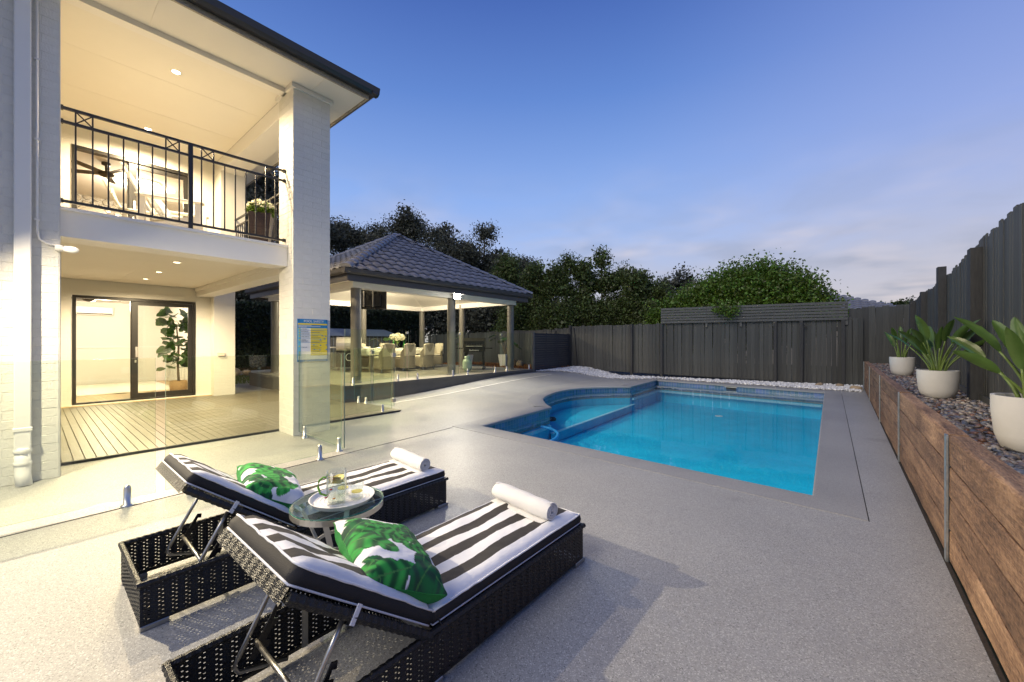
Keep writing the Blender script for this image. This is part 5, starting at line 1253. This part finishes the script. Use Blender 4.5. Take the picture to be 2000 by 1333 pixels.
def dchair(x, y, rz, label):
    t = thing('wicker_chair', (x, y, DZ), label, 'dining chair', rz=rz, group='wicker dining chairs around the table')
    m = MB(); n_ = 15   # curved wicker shell, back at -y
    for j in range(9):
        f_ = j / 8; z = .10 + f_ * .82
        for i in range(n_):
            a = math.pi * (.08 + .84 * i / (n_ - 1)); arm = abs(i - 7) / 7; top = .92 - .30 * max(0, (arm - .45) / .55) ** .8
            zz = .10 + f_ * (top - .10); w_ = .29 + .03 * abs(f_ - .45); m.v.append((-math.cos(a) * w_, -math.sin(a) ** .6 * .30 - .05 * f_ * f_ + .02, zz))
    m.f = [(j * n_ + i, j * n_ + i + 1, (j + 1) * n_ + i + 1, (j + 1) * n_ + i) for j in range(8) for i in range(n_ - 1)]; m.m = [0] * len(m.f)
    k = len(m.v); m.v += [(v[0] * .86, v[1] * .86 + .02, v[2]) for v in m.v]; m.f += [tuple(q + k for q in f_)[::-1] for f_ in m.f]; m.m = [0] * len(m.f)
    m.f += [(8 * n_ + i, 8 * n_ + i + 1, k + 8 * n_ + i + 1, k + 8 * n_ + i) for i in range(n_ - 1)]; m.m = [0] * len(m.f)
    m.build('shell', M['wicker'], t, smooth=True)
    m = MB(); m.cbox((-.25, -.24, .12), (.25, .26, .42), .02); m.build('seat_base', M['wicker'], t)
    m = MB(); m.cbox((-.24, -.22, .425), (.24, .25, .50), .025); m.build('seat_cushion', M['cream'], t)
    m = MB(); m.cbox((-.22, -.30, .50), (.22, -.22, .90), .025); m.build('back_cushion', M['cream'], t)
    for a in (-.22, .22):
        for b in (-.2, .22): m = MB(); m.tube([(a, b, .13), (a * 1.1, b * 1.1, 0)], .016, 8); m.build('leg', M['tube'], t)
dchair(-11.35, 7.25, R(90), 'wicker dining chair at the near side of the table, left of three')
dchair(-11.35, 8.05, R(90), 'wicker dining chair at the near side of the table, middle of three')
dchair(-11.35, 8.85, R(90), 'wicker dining chair at the near side of the table, right of three')
dchair(-12.05, 9.85, R(180), 'wicker dining chair at the right head of the table')
dchair(-12.85, 7.4, R(-90), 'wicker dining chair at the far side of the table, left one')
dchair(-12.85, 8.4, R(-90), 'wicker dining chair at the far side of the table, right one')
zt3 = DZ + .748
for x, y, lb in ((-12.0, 8.02, 'green glass bottle left of the flower vase'), (-11.95, 8.42, 'green glass bottle right of the flower vase')):
    o = MB().lathe([(0, 0), (.036, 0), (.037, .16), (.014, .22), (.013, .28), (.0, .281)], 16).build('bottle', M['bottle'], None, smooth=True); o.location = (x, y, zt3); tag(o, lb, 'bottle', 'bottles on the table')
vf = thing('flower_vase', (-12.05, 8.22, zt3), 'vase of white hydrangea flowers on the dining table', 'flower vase')
m = MB(); m.lathe([(0, 0), (.05, 0), (.06, .1), (.045, .2), (.05, .22)], 20); m.build('vase', M['tumbler'], vf, smooth=True)
for i, (x, y, z) in enumerate(((-.02, -.17, .40), (.03, .0, .44), (0, .17, .40), (-.1, .05, .38), (.1, -.08, .36), (.08, .12, .37))):
    th = rng.normal(size=(240, 3)); th /= np.linalg.norm(th, axis=1, keepdims=True)
    leaves('flower_head', th * .10 * np.array((1, 1, .85)) + np.array((x, y, z)), .045, M['flower'], vf, rng, wc=False, aspect=.9)
    m = MB(); m.tube([(0, 0, .1), (x * .8, y * .8, z - .05)], .006, 6); m.build('stem', M['stem'], vf)
for x, y, lb in ((-11.85, 7.35, 'white place setting nearest the left end of the table'), (-11.85, 8.75, 'white place setting on the right half of the table'), (-12.4, 7.2, 'white place setting at the far left of the table')):
    o = MB().lathe([(0, 0), (.09, 0), (.14, .018), (.135, .02), (.08, .01), (.08, .03), (.05, .045), (0, .05)], 24).build('plate', M['plastic_white'], None, smooth=True); o.location = (x, y, zt3); tag(o, lb, 'plate', 'place settings')
# black barbecue
bq = thing('barbecue', (-9.95, 9.95, DZ), 'black hooded barbecue trolley with white lettering under the gazebo', 'barbecue', rz=R(40))
m = MB(); m.cbox((-.36, -.26, .62), (.36, .26, .78), .012); m.build('firebox', M['gloss_black'], bq)
m = MB(); pr = [(-.27, .785), (.25, .785), (.25, .94), (.14, 1.08), (-.16, 1.10), (-.27, 1.0)]
k = len(pr); m.add([(-.37, p[0], p[1]) for p in pr] + [(.37, p[0], p[1]) for p in pr], [tuple(range(k)), tuple(range(2 * k - 1, k - 1, -1))] + [(i, k + i, k + (i + 1) % k, (i + 1) % k) for i in range(k)]); m.build('hood', M['gloss_black'], bq)
for x, y in ((-.32, -.22), (.32, -.22), (-.32, .22), (.32, .22)):
    m = MB(); m.bar((x, y, .1), (x * .92, y, .62), .07, .05); m.build('leg', M['gloss_black'], bq)
    m = MB(); m.lathe([(.05, -.018), (.05, .018)], 16, cap0=True, cap1=True); m.xf(Matrix.Translation((x, y, .052)) @ Matrix.Rotation(R(90), 4, 'X')); m.build('castor', M['gloss_black'], bq)
m = MB(); m.box((-.34, -.24, .13), (.34, .24, .16)); m.build('lower_shelf', M['gloss_black'], bq)
for s_ in (-1, 1):
    m = MB(); m.cbox((s_ * .5 - .13, -.22, .73), (s_ * .5 + .13, .22, .76), .008); m.build('side_shelf', M['gloss_black'], bq)
for i in range(7):
    m = MB(); m.cbox((-.27 + i * .09 - .02, -.262, .86), (-.27 + i * .09 + .02, -.272, .90), .004); m.build('vent', M['joint'], bq)
m = MB(); m.tube([(-.28, -.31, .82), (.28, -.31, .82)], .012, 8); m.build('handle', M['steel'], bq)
me = text_mesh('Beefmaster', .075, .001, 'CENTER'); o = linkm('lettering', me, M['plastic_white'], bq); o.matrix_basis = Matrix.Translation((0, -.263, .66)) @ Matrix.Rotation(R(90), 4, 'X')
gb = thing('gas_bottle', (-9.55, 9.2, DZ), 'pale green gas bottle beside the black barbecue', 'gas bottle')
m = MB(); m.lathe([(.10, 0), (.10, .03), (.14, .05), (.155, .12), (.155, .30), (.13, .38), (.06, .41)], 24); m.build('cylinder', M['gas'], gb, smooth=True)
m = MB(); m.lathe([(.09, .40), (.095, .50), (.085, .50), (.08, .40)], 20); m.build('collar', M['gas'], gb, smooth=True)
m = MB(); m.lathe([(.025, .41), (.03, .47), (.015, .52), (0, .52)], 12); m.build('valve', M['steel'], gb)
b2 = thing('stainless_barbecue', (-13.1, 7.0, DZ), 'stainless hooded barbecue behind the left gazebo post', 'barbecue', rz=R(60))
m = MB(); m.cbox((-.4, -.25, .12), (.4, .25, .78), .01); m.build('cabinet', M['gloss_black'], b2)
m = MB(); m.lathe([(.30, -.40), (.30, .40)], 20, cap0=True, cap1=True); m.xf(Matrix.Translation((0, 0, .84)) @ Matrix.Rotation(R(90), 4, 'Y')); m.build('hood', M['steel'], b2, smooth=False)
for s_ in (-1, 1): m = MB(); m.cbox((s_ * .55 - .14, -.22, .76), (s_ * .55 + .14, .22, .80), .008); m.build('side_shelf', M['plastic_white'], b2)
m = MB(); m.tube([(.1 * math.cos(a), -.26, .45 + .12 * math.sin(a)) for a in np.linspace(0, 6.2, 16)], .008, 6); m.build('hose', M['plastic_white'], b2)
for x in (-.33, .33): m = MB(); m.lathe([(.05, -.02), (.05, .02)], 14, cap0=True, cap1=True); m.xf(Matrix.Translation((x, -.2, .05)) @ Matrix.Rotation(R(90), 4, 'X')); m.build('castor', M['gloss_black'], b2)
# tv mounted under the roof
tv_ = thing('television', (-9.35, 5.55, 2.47), 'black television seen from behind on a bracket under the gazebo roof', 'television', rz=R(36))
m = MB(); m.cbox((-.44, -.02, -.25), (.44, .02, .25), .008); m.build('panel', M['gloss_black'], tv_)
m = MB(); m.cbox((-.3, -.06, -.17), (.3, -.021, .12), .01); m.build('rear_housing', M['black_metal'], tv_)
for x in (-.12, .12): m = MB(); m.box((x - .015, -.10, -.2), (x + .015, -.061, .2)); m.build('mount_arm', M['steel'], tv_)
m = MB(); m.bar((0, -.09, .0), (.1, -.35, .3), .03, .03); m.build('bracket', M['black_metal'], tv_)
# planter with broad leaves
def broad_plant(loc, label, pot_h, n_, seed, ht=.9):
    r = random.Random(seed); t = thing('square_planter', loc, label, 'planter', group='planters around the gazebo')
    m = MB(); k0, k1 = .15, .21
    m.add([(-k0, -k0, 0), (k0, -k0, 0), (k0, k0, 0), (-k0, k0, 0), (-k1, -k1, pot_h), (k1, -k1, pot_h), (k1, k1, pot_h), (-k1, k1, pot_h)], [(0, 3, 2, 1), (0, 1, 5, 4), (1, 2, 6, 5), (2, 3, 7, 6), (3, 0, 4, 7), (4, 5, 6, 7)]); m.build('pot', M['plastic_white'], t)
    for i in range(n_):
        a = 6.28 * i / n_ + r.uniform(-.3, .3); d = Vector((math.cos(a), math.sin(a), 0)); sp = r.uniform(.2, .55); h_ = pot_h + ht * r.uniform(.35, 1)
        m = MB(); m.tube([(0, 0, pot_h), tuple(d * sp * .4 + Vector((0, 0, (h_ + pot_h) / 2 + .1))), tuple(d * sp + Vector((0, 0, h_)))], [.016, .012, .007], 6); m.build('stem', M['trunk'], t)
        c_ = d * sp + Vector((0, 0, h_)); sd = Vector((-d.y, d.x, 0)); dn_ = (d + Vector((0, 0, -.45))).normalized(); m = MB()
        for s_ in range(7):
            f_ = s_ / 6; w_ = .15 * math.sin(math.pi * (f_ * .9 + .08)) ** .7 if s_ < 6 else .003; P_ = c_ + dn_ * (.34 * f_)
            m.v += [tuple(P_ - sd * w_ + Vector((0, 0, .02))), tuple(P_), tuple(P_ + sd * w_ + Vector((0, 0, .02)))]
        m.f = [(s_ * 3 + q, s_ * 3 + q + 1, s_ * 3 + q + 4, s_ * 3 + q + 3) for s_ in range(6) for q in range(2)]; m.m = [0] * len(m.f); m.build('leaf', M['leaf_plant'], t, smooth=True)
broad_plant((-11.0, 12.8, .31), 'white square planter with big drooping leaves by the far gazebo post', .52, 7, 3)
broad_plant((-12.4, 11.9, .31), 'white square planter with upright leaves behind the middle gazebo post', .5, 6, 9, .9)
broad_plant((-14.1, 9.2, DZ), 'leafy plant in a white planter behind the dining table', .45, 7, 15, .7)
# garden shed
sh = thing('garden_shed', (-16.3, 8.9, 0), 'low metal garden shed with blue grey gable roof behind the gazebo', 'shed')
m = MB(); m.box((-17.6, 7.3, 0), (-15.1, 10.3, 1.62)); m.build('wall', M['shed'], sh, True)
m = MB(); m.add([(-17.75, 7.15, 1.60), (-14.95, 7.15, 1.60), (-14.95, 10.45, 1.60), (-17.75, 10.45, 1.60), (-16.35, 7.15, 1.92), (-16.35, 10.45, 1.92)], [(0, 4, 5, 3), (1, 2, 5, 4), (0, 1, 4), (2, 3, 5), (0, 3, 2, 1)]); m.build('roof', M['shed_roof'], sh, True)
for i in range(16): m = MB(); y = 7.4 + i * .19; m.box((-15.098, y, .02), (-15.075, y + .035, 1.60)); m.build('rib', M['shed_roof'], sh, True)

# ================================================================== inside and on the balcony
rg = thing('rug', (-16, 1.6, .047), 'pale cream rug on the timber floor inside the lower room', 'rug')
m = MB(); m.box((-1.8, -1.6, 0), (1.7, 1.0, .02)); m.build('pile', M['rug'], rg)
m = MB()
for i in range(60): m.box((-1.8 + i * .0585, 1.0, .002), (-1.8 + i * .0585 + .03, 1.06, .012))
o = m.build('fringe', M['rug'], rg); o['kind'] = 'stuff'
ac = thing('air_conditioner', (-17.9, 1.25, 2.2), 'white split air conditioner on the wall of the lower room', 'air conditioner')
m = MB(); m.cbox((-.09, -.42, 0), (.10, .42, .28), .03); m.build('casing', M['plastic_white'], ac); m = MB(); m.box((.101, -.38, .03), (.104, .38, .06)); m.build('louvre', M['joint'], ac)
def fan(loc, label, z, n_, r_):
    t = thing('ceiling_fan', loc, label, 'ceiling fan', rz=R(20), group='ceiling fans')
    m = MB(); m.lathe([(.07, 0), (.07, -.05), (.02, -.06), (.02, -z), (.10, -z - .02), (.13, -z - .06), (.11, -z - .10), (0, -z - .13)], 24); m.build('motor', M['fan'], t, smooth=True)
    for i in range(n_):
        a = 6.283 * i / n_; c_, s_ = math.cos(a), math.sin(a); m = MB(); m.bar((.1 * c_, .1 * s_, -z - .05), (r_ * c_, r_ * s_, -z - .05), .12, .012, up=(s_ * .25, -c_ * .25, 1)); m.build('blade', M['fan'], t)
fan((-15.0, .95, 2.62), 'dark ceiling fan at the top of the lower room', .08, 4, .62)
fan((-11.9, 1.0, 5.14), 'dark ceiling fan hanging inside the upper room', .18, 5, .62)
mir = thing('round_mirror', (-14.97, 1.0, 4.6), 'large round wall mirror framed by small mirrored discs', 'mirror')
for q, rr, nn_, s_ in ((0, .52, 18, .075), (1, .66, 20, .085), (2, .38, 16, .06)):
    for i in range(nn_):
        a = 6.283 * i / nn_ + q * .15; o = MB().lathe([(s_, 0), (s_ * .9, .02), (0, .022)], 16).xf(Matrix.Translation((.0 + q * .002, rr * math.cos(a), rr * math.sin(a))) @ Matrix.Rotation(R(90), 4, 'Y')).build('disc', M['mirror'], mir)
m = MB(); m.lathe([(.32, .0), (.32, .012), (0, .012)], 36); m.xf(Matrix.Rotation(R(90), 4, 'Y')); m.build('glass', M['mirror'], mir)
# fiddle leaf fig
fg = thing('fig_tree_in_basket', (-13.6, 2.50, .05), 'fiddle leaf fig in a woven basket behind the lower glass door', 'potted plant')
m = MB(); m.lathe([(0, 0), (.17, 0), (.19, .15), (.18, .30), (.165, .30), (.17, .15)], 24); m.build('basket', M['basket'], fg, smooth=True)
m = MB(); m.tube([(0, 0, .2), (.02, -.02, .7), (-.01, .0, 1.2), (.0, -.05, 1.8)], [.03, .026, .022, .012], 8); m.build('trunk', M['trunk'], fg, smooth=True)
r = random.Random(2)
for i in range(120):
    z = r.uniform(.6, 2.1); a = r.uniform(0, 6.28); d = Vector((math.cos(a), math.sin(a), r.uniform(-.1, .5))).normalized(); L_ = r.uniform(.16, .25); b0 = Vector((0, -.03, z)) + d * r.uniform(.05, .28)
    sd = d.cross(Vector((0, 0, 1))).normalized(); sd = Matrix.Rotation(r.uniform(-1.3, 1.3), 3, d) @ sd; nn = sd.cross(d); m = MB()
    for s_ in range(6):
        f_ = s_ / 5; w_ = (.05 + .07 * math.sin(math.pi * f_ * .8)) if 0 < s_ < 5 else .015; P_ = b0 + d * L_ * f_ - Vector((0, 0, .05 * f_ * f_)); m.v += [tuple(P_ - sd * w_ + nn * .02), tuple(P_), tuple(P_ + sd * w_ + nn * .02)]
    m.f = [(s_ * 3 + q, s_ * 3 + q + 1, s_ * 3 + q + 4, s_ * 3 + q + 3) for s_ in range(5) for q in range(2)]; m.m = [0] * len(m.f); m.build('leaf', M['fig'], fg, smooth=True)
# adirondack chairs
def adirondack(loc, rz, label, pill):
    t = thing('adirondack_chair', loc, label, 'chair', rz=rz, group='white chairs on the balcony')
    for i in range(5):
        x = -.26 + i * .13; m = MB(); tl_ = .92 - .05 * abs(i - 2)
        m.bar((x, .12, .30), (x * 1.05, .12 + .42 * tl_, .30 + .85 * tl_), .115, .02, up=(1, 0, 0)) if False else m.bar((x, .12, .30), (x * 1.05, .12 + .42 * tl_, .30 + .85 * tl_), .02, .115, up=(1, 0, 0)); m.build('back_slat', M['chair_white'], t)
        m = MB(); m.bar((x, -.38, .38), (x, .14, .28), .11, .02); m.build('seat_slat', M['chair_white'], t)
    for s_ in (-1, 1):
        m = MB(); m.cbox((s_ * .38 - .065, -.45, .56), (s_ * .38 + .065, .30, .585), .006); m.build('arm', M['chair_white'], t)
        m = MB(); m.box((s_ * .36 - .05, -.42, 0), (s_ * .36 + .05, -.34, .56)); m.build('leg', M['chair_white'], t); m = MB(); m.bar((s_ * .30, -.40, .33), (s_ * .30, .50, .06), .025, .12); m.build('side_rail', M['chair_white'], t)
        m = MB(); m.box((s_ * .36 - .04, .2, 0), (s_ * .36 + .04, .26, .56)); m.build('leg', M['chair_white'], t)
    m = MB(); m.box((-.34, .36, .80), (.34, .385, .88)); m.build('back_rail', M['chair_white'], t)
    return t
adirondack((-7.7, 1.30, 2.832), R(163), 'white slatted adirondack chair on the balcony holding a patterned cushion', True)
cu_ = thing('scatter_cushion', (-7.72, 1.22, 3.34), 'blue and white patterned cushion on the balcony chair', 'cushion')
m = MB(); m.v = []
for sgn in (1, -1):
    for j in range(9):
        for i in range(9):
            a, b = i / 4 - 1, j / 4 - 1; m.v.append((a * .2, b * .2, sgn * .07 * ((1 - a ** 4) * (1 - b ** 4)) ** .5))
m.f = [(j * 9 + i, j * 9 + i + 1, j * 9 + i + 10, j * 9 + i + 9) for j in range(8) for i in range(8)] + [(81 + j * 9 + i + 9, 81 + j * 9 + i + 10, 81 + j * 9 + i + 1, 81 + j * 9 + i) for j in range(8) for i in range(8)]; m.m = [0] * len(m.f)
m.xf(Matrix.Rotation(R(163), 4, 'Z') @ Matrix.Rotation(R(58), 4, 'X')); m.build('cover', M['cushion_print'], cu_, smooth=True)
adirondack((-8.75, 1.2, 2.832), R(170), 'white slatted adirondack chair farther back on the balcony', False)
bpz = thing('balcony_planter', (-7.2, 2.36, 2.832), 'dark glazed square planter of white and green flowers on the balcony', 'planter')
for i, (a, mt) in enumerate(((0, 'planter_dark'), (90, 'planter_light'), (180, 'planter_dark'), (270, 'planter_light'))):
    m = MB(); k0, k1 = .10, .155; m.add([(-k0, -k0, 0), (k0, -k0, 0), (k1, -k1, .60), (-k1, -k1, .60)], [(0, 1, 2, 3)]); m.xf(Matrix.Rotation(R(a + 62), 4, 'Z')); m.build('side', M[mt], bpz)
th = rng.normal(size=(1500, 3)); th /= np.linalg.norm(th, axis=1, keepdims=True); th *= rng.uniform(.5, 1, (1500, 1))
leaves('foliage', th * np.array((.20, .20, .13)) + np.array((0, 0, .66)), .07, M['leaf_bright'], bpz, rng, wc=False); th[:, 2] = abs(th[:, 2])
leaves('flowers', th[:420] * np.array((.21, .21, .16)) + np.array((0, 0, .68)), .05, M['flower'], bpz, rng, wc=False, aspect=.9)

# ================================================================== trees and hedges
def crown_pts(blobs, n, rg_, clump=.5, per=26):
    out = []; vol = np.array([b[1][0] * b[1][1] * b[1][2] for b in blobs]) ** .66; vol = vol / vol.sum()
    for (c_, r_), w_ in zip(blobs, vol):
        k = max(3, int(n * w_ / per)); d = rg_.normal(size=(k, 3)); d /= np.linalg.norm(d, axis=1, keepdims=True); rad = rg_.uniform(.4, 1.0, (k, 1))
        cc = np.array(c_) + d * rad * np.array(r_); s_ = clump * rg_.uniform(.5, 1.2, (k, 1, 1))
        out.append((cc[:, None, :] + np.clip(rg_.normal(size=(k, per, 3)), -1.45, 1.45) * s_ * .5).reshape(-1, 3))
    return np.concatenate(out)
def tree(name, base, blobs, n, size, mt, label, seed, group, clump=.5, tr=.12, cat='tree', limbs=6):
    rg_ = np.random.default_rng(seed); t = thing(name, base, label, cat, group=group)
    top = max(blobs, key=lambda b: b[0][2])[0]
    m = MB(); b = Vector(base); tp = Vector(top); m.tube([b + Vector((0, 0, -.1)), b.lerp(tp, .35) + Vector((rg_.uniform(-.2, .2), rg_.uniform(-.2, .2), 0)), b.lerp(tp, .7), tp], [tr, tr * .75, tr * .5, tr * .15], 8)
    m.build('trunk', M['trunk'], t, True, True)
    for c_, r_ in blobs[:limbs]:
        st_ = b.lerp(tp, rg_.uniform(.3, .6)); e = Vector(c_); m = MB(); m.tube([st_, st_.lerp(e, .5) + Vector((0, 0, .15)), e, e + Vector((rg_.uniform(-.3, .3), rg_.uniform(-.3, .3), r_[2] * .8))], [tr * .4, tr * .3, tr * .18, tr * .06], 6); m.build('limb', M['trunk'], t, True, True)
    cp = crown_pts(blobs, n, rg_, clump)
    if name == 'rounded_bush': cp = cp[(cp[:, 1] > 14.62 + (cp[:, 0] + 8.9) * .1722 + .12) | (cp[:, 2] > 2.75)]
    leaves('crown', cp, size, M[mt], t, rg_, aspect=.6)
    inner = [(c_, tuple(q * .62 for q in r_)) for c_, r_ in blobs]
    ci = crown_pts(inner, n // 7, rg_, clump)
    if name == 'rounded_bush': ci = ci[ci[:, 1] > 14.62 + (ci[:, 0] + 8.9) * .1722 + .25]
    leaves('inner_crown', ci, size * 2.1, M[mt], t, rg_, aspect=.7)
    return t
tall_lab = ['tall grey green tree at far left behind the white pillar', 'tall grey green tree just right of the white pillar', 'tall tree rising left of the gazebo roof peak', 'tallest tree with twin tops above the gazebo peak', 'broad tall tree right of the gazebo roof peak', 'pointed tall tree above the right slope of the gazebo roof', 'shorter dark tree at the right end of the gazebo roof']
tall = [(-26.5, 10.2, 8.9), (-24.2, 12.6, 9.0), (-22.6, 14.0, 8.8), (-21.2, 15.0, 9.8), (-19.4, 16.8, 8.8), (-17.6, 18.3, 8.9), (-15.6, 19.6, 6.7)]
for i, (x, y, h_) in enumerate(tall):
    r = random.Random(30 + i); bl = []
    for k in range(14):
        zf = r.uniform(.3, .95); rad = 1.55 * (1 - .5 * abs(zf - .6)); bl.append(((x + r.uniform(-1.5, 1.5), y + r.uniform(-1.5, 1.5), h_ * zf - .3), (rad * r.uniform(.7, 1.1), rad * r.uniform(.7, 1.1), rad * r.uniform(.5, .8))))
    bl.append(((x + r.uniform(-.3, .3), y, h_ - .7), (.7, .7, .75))); bl.append(((x, y, h_ * .3), (1.9, 1.9, 1.4)))
    tree('tall_tree', (x, y, 0), bl, 46000, .125, 'leaf_dark', tall_lab[i], 50 + i, 'tall trees behind the gazebo', .62, .16)
mid_lab = ['bushy tree directly behind the slat fence corner', 'upright leafy tree left of centre behind the fence', 'leafy tree with a tall thin shoot behind the back fence', 'narrow green tree in the middle of the back fence row', 'low dense tree left of the slatted screen', 'lowest leafy tree touching the slatted screen end', 'dark leafy tree beside the gazebo eave', 'short bushy tree filling the gap in the middle of the back fence row']
mid = [(-11.6, 15.9, 5.3), (-10.3, 16.6, 5.5), (-8.9, 17.5, 5.7), (-8.0, 17.9, 4.9), (-7.2, 18.3, 4.5), (-6.3, 18.2, 4.0), (-13.2, 15.6, 5.8), (-9.45, 17.1, 4.5)]
for i, (x, y, h_) in enumerate(mid):
    r = random.Random(70 + i); bl = []
    for k in range(8):
        zf = r.uniform(.25, .93); bl.append(((x + r.uniform(-.75, .75), y + r.uniform(-.6, .6), h_ * zf - .15), (r.uniform(.4, .7), r.uniform(.4, .7), r.uniform(.5, .95))))
    bl.append(((x, y, h_ - .45), (.3, .3, .55))); bl.append(((x, y, 1.4), (1.1, .8, 1.0))); bl.append(((x + .3, y + .2, 2.5), (1.0, .8, .9)))
    tree('fence_tree', (x, y, 0), bl, 30000, .10, 'leaf_mid', mid_lab[i], 90 + i, 'leafy trees behind the back fence', .42, .08)
tree('grey_tree', (-8.9, 28, 0), [((-9.2, 28, 5.0), (1.1, 1, .9)), ((-8.3, 28, 5.4), (.9, 1, .9)), ((-7.4, 28, 4.4), (1.1, 1, .8)), ((-10, 28, 4.2), (1, 1, .9)), ((-8.6, 28, 3.4), (2, 1.5, 1.2))], 5500, .17, 'leaf_dark', 'hazy grey tree between the fence trees and the round bush', 5, 'tall trees behind the gazebo', .6)
bl = []
for (x, y, z, r_) in ((-5.5, 16.5, 2.3, .75), (-4.9, 16.5, 2.5, .9), (-4.3, 16.7, 2.7, 1.0), (-3.6, 16.9, 3.0, 1.1), (-2.9, 17.0, 3.3, 1.15), (-2.2, 17.2, 3.3, 1.2), (-1.5, 17.5, 3.1, 1.1), (-.95, 17.8, 2.6, .95), (-2.6, 16.9, 2.3, 1.5), (-4.2, 16.6, 2.0, 1.2), (-1.5, 17.2, 2.2, 1.2)):
    bl.append(((x, y, z), (r_, r_ * .85, r_ * .92)))
bush = tree('rounded_bush', (-2.2, 17.5, 0), bl, 85000, .10, 'leaf_bright', 'bright green rounded bush rising above the slatted screen', 7, 'hedging behind the back fence', .45, .12, 'bush')
rg_ = np.random.default_rng(3)
ovh = leaves('overhang', crown_pts([((-3.15, fy(-3.1) - .15, 2.52), (.4, .2, .16)), ((-2.95, fy(-3) - .2, 2.36), (.2, .12, .16))], 700, rg_, .25), .10, M['leaf_bright'], bush, rg_); ovh['kind'] = 'stuff'
# clipped hedge behind the gazebo
hd_ = thing('clipped_hedge', (-19.6, 9, 0), 'dark clipped hedge running behind the gazebo', 'hedge')
pts = []
nH = 30000
fx_ = rng.uniform(0, 1, nH); yy = rng.uniform(1.0, 15.0, nH); zz = rng.uniform(.1, 3.0, nH); topm = fx_ > .75; zz[topm] = 3.0 + rng.normal(scale=.05, size=topm.sum()); xx = np.where(topm, rng.uniform(-20.4, -19.3, nH), -19.35 + rng.normal(scale=.07, size=nH))
leaves('foliage', np.column_stack([xx, yy, zz]), .13, M['leaf_hedge'], hd_, rng)
m = MB(); m.box((-20.4, 1.0, 0), (-19.48, 15, 2.93)); m.build('inner_mass', M['leaf_hedge'], hd_, True)
# dark tree seen through the balcony and deck openings
bl = []
r = random.Random(9)
for k in range(17): bl.append(((-24 + r.uniform(-1.6, 1.6), 8.3 + r.uniform(-2.2, 2.4), r.uniform(3.2, 11.0)), (1.4, 1.4, 1.1)))
tree('shade_tree', (-24, 8.3, 0), bl, 24000, .17, 'leaf_dark', 'dark tree seen through the balcony side railing', 21, 'tall trees behind the gazebo', .7, .18)
# far neighbours
nh = thing('neighbour_house', (-.6, 31, 0), 'neighbouring house with blue grey tiled roof beyond the corner fence', 'house')
m = MB(); m.box((-5.5, 28.5, 0), (1.5, 35, 3.1)); m.build('wall', M['neighbour_wall'], nh, True)
m = MB(); m.add([(-6.2, 27.8, 3.05), (2.3, 27.8, 3.05), (2.3, 35.7, 3.05), (-6.2, 35.7, 3.05), (-2.4, 31.7, 4.6), (-1.6, 31.7, 4.6)], [(0, 1, 5, 4), (1, 2, 5), (2, 3, 4, 5), (3, 0, 4), (3, 2, 1, 0)]); nr_ = m.build('roof', M['rooftile'], nh, True)
a, b, ap2 = Vector((-6.2, 27.8, 3.05)), Vector((2.3, 27.8, 3.05)), Vector((-1.6, 31.7, 4.6)); mm = MB()
up2 = Vector((0, 3.9, 1.55)).normalized(); nn2 = Vector((1, 0, 0)).cross(up2)
for r_ in range(12):
    for k in range(28):
        x = -6.1 + k * .3; t_ = r_ / 12.7
        if x < -6.2 + 3.8 * t_ or x > 2.1 - 3.9 * t_: continue
        mm.add([Vector((x, 27.8, 3.06)) + Vector((v[0], 0, 0)) + up2 * (r_ * .33 + v[1]) + nn2 * (v[2] + .01) for v in tv], tf)
o = mm.build('roof_tiles', M['rooftile'], nr_, True, True); o['kind'] = 'stuff'
tree('far_tree', (3.0, 40, 0), [((2.6, 40, 3.6), (.9, .9, .55)), ((3.3, 40, 3.9), (.5, .5, .4))], 1200, .2, 'leaf_mid', 'small distant tree above the corner fence', 31, 'far trees', .5)
tree('far_tree', (4.3, 42, 0), [((4.2, 42, 4.0), (.5, .5, .5)), ((4.4, 42, 3.4), (.5, .5, .6))], 900, .2, 'leaf_dark', 'tiny dark distant tree at the right of the corner fence', 32, 'far trees', .4)
tree('far_tree', (1.6, 44, 0), [((1.2, 44, 3.4), (1.4, 1, .5))], 900, .2, 'leaf_dark', 'low distant tree line beside the neighbouring roof', 33, 'far trees', .5)
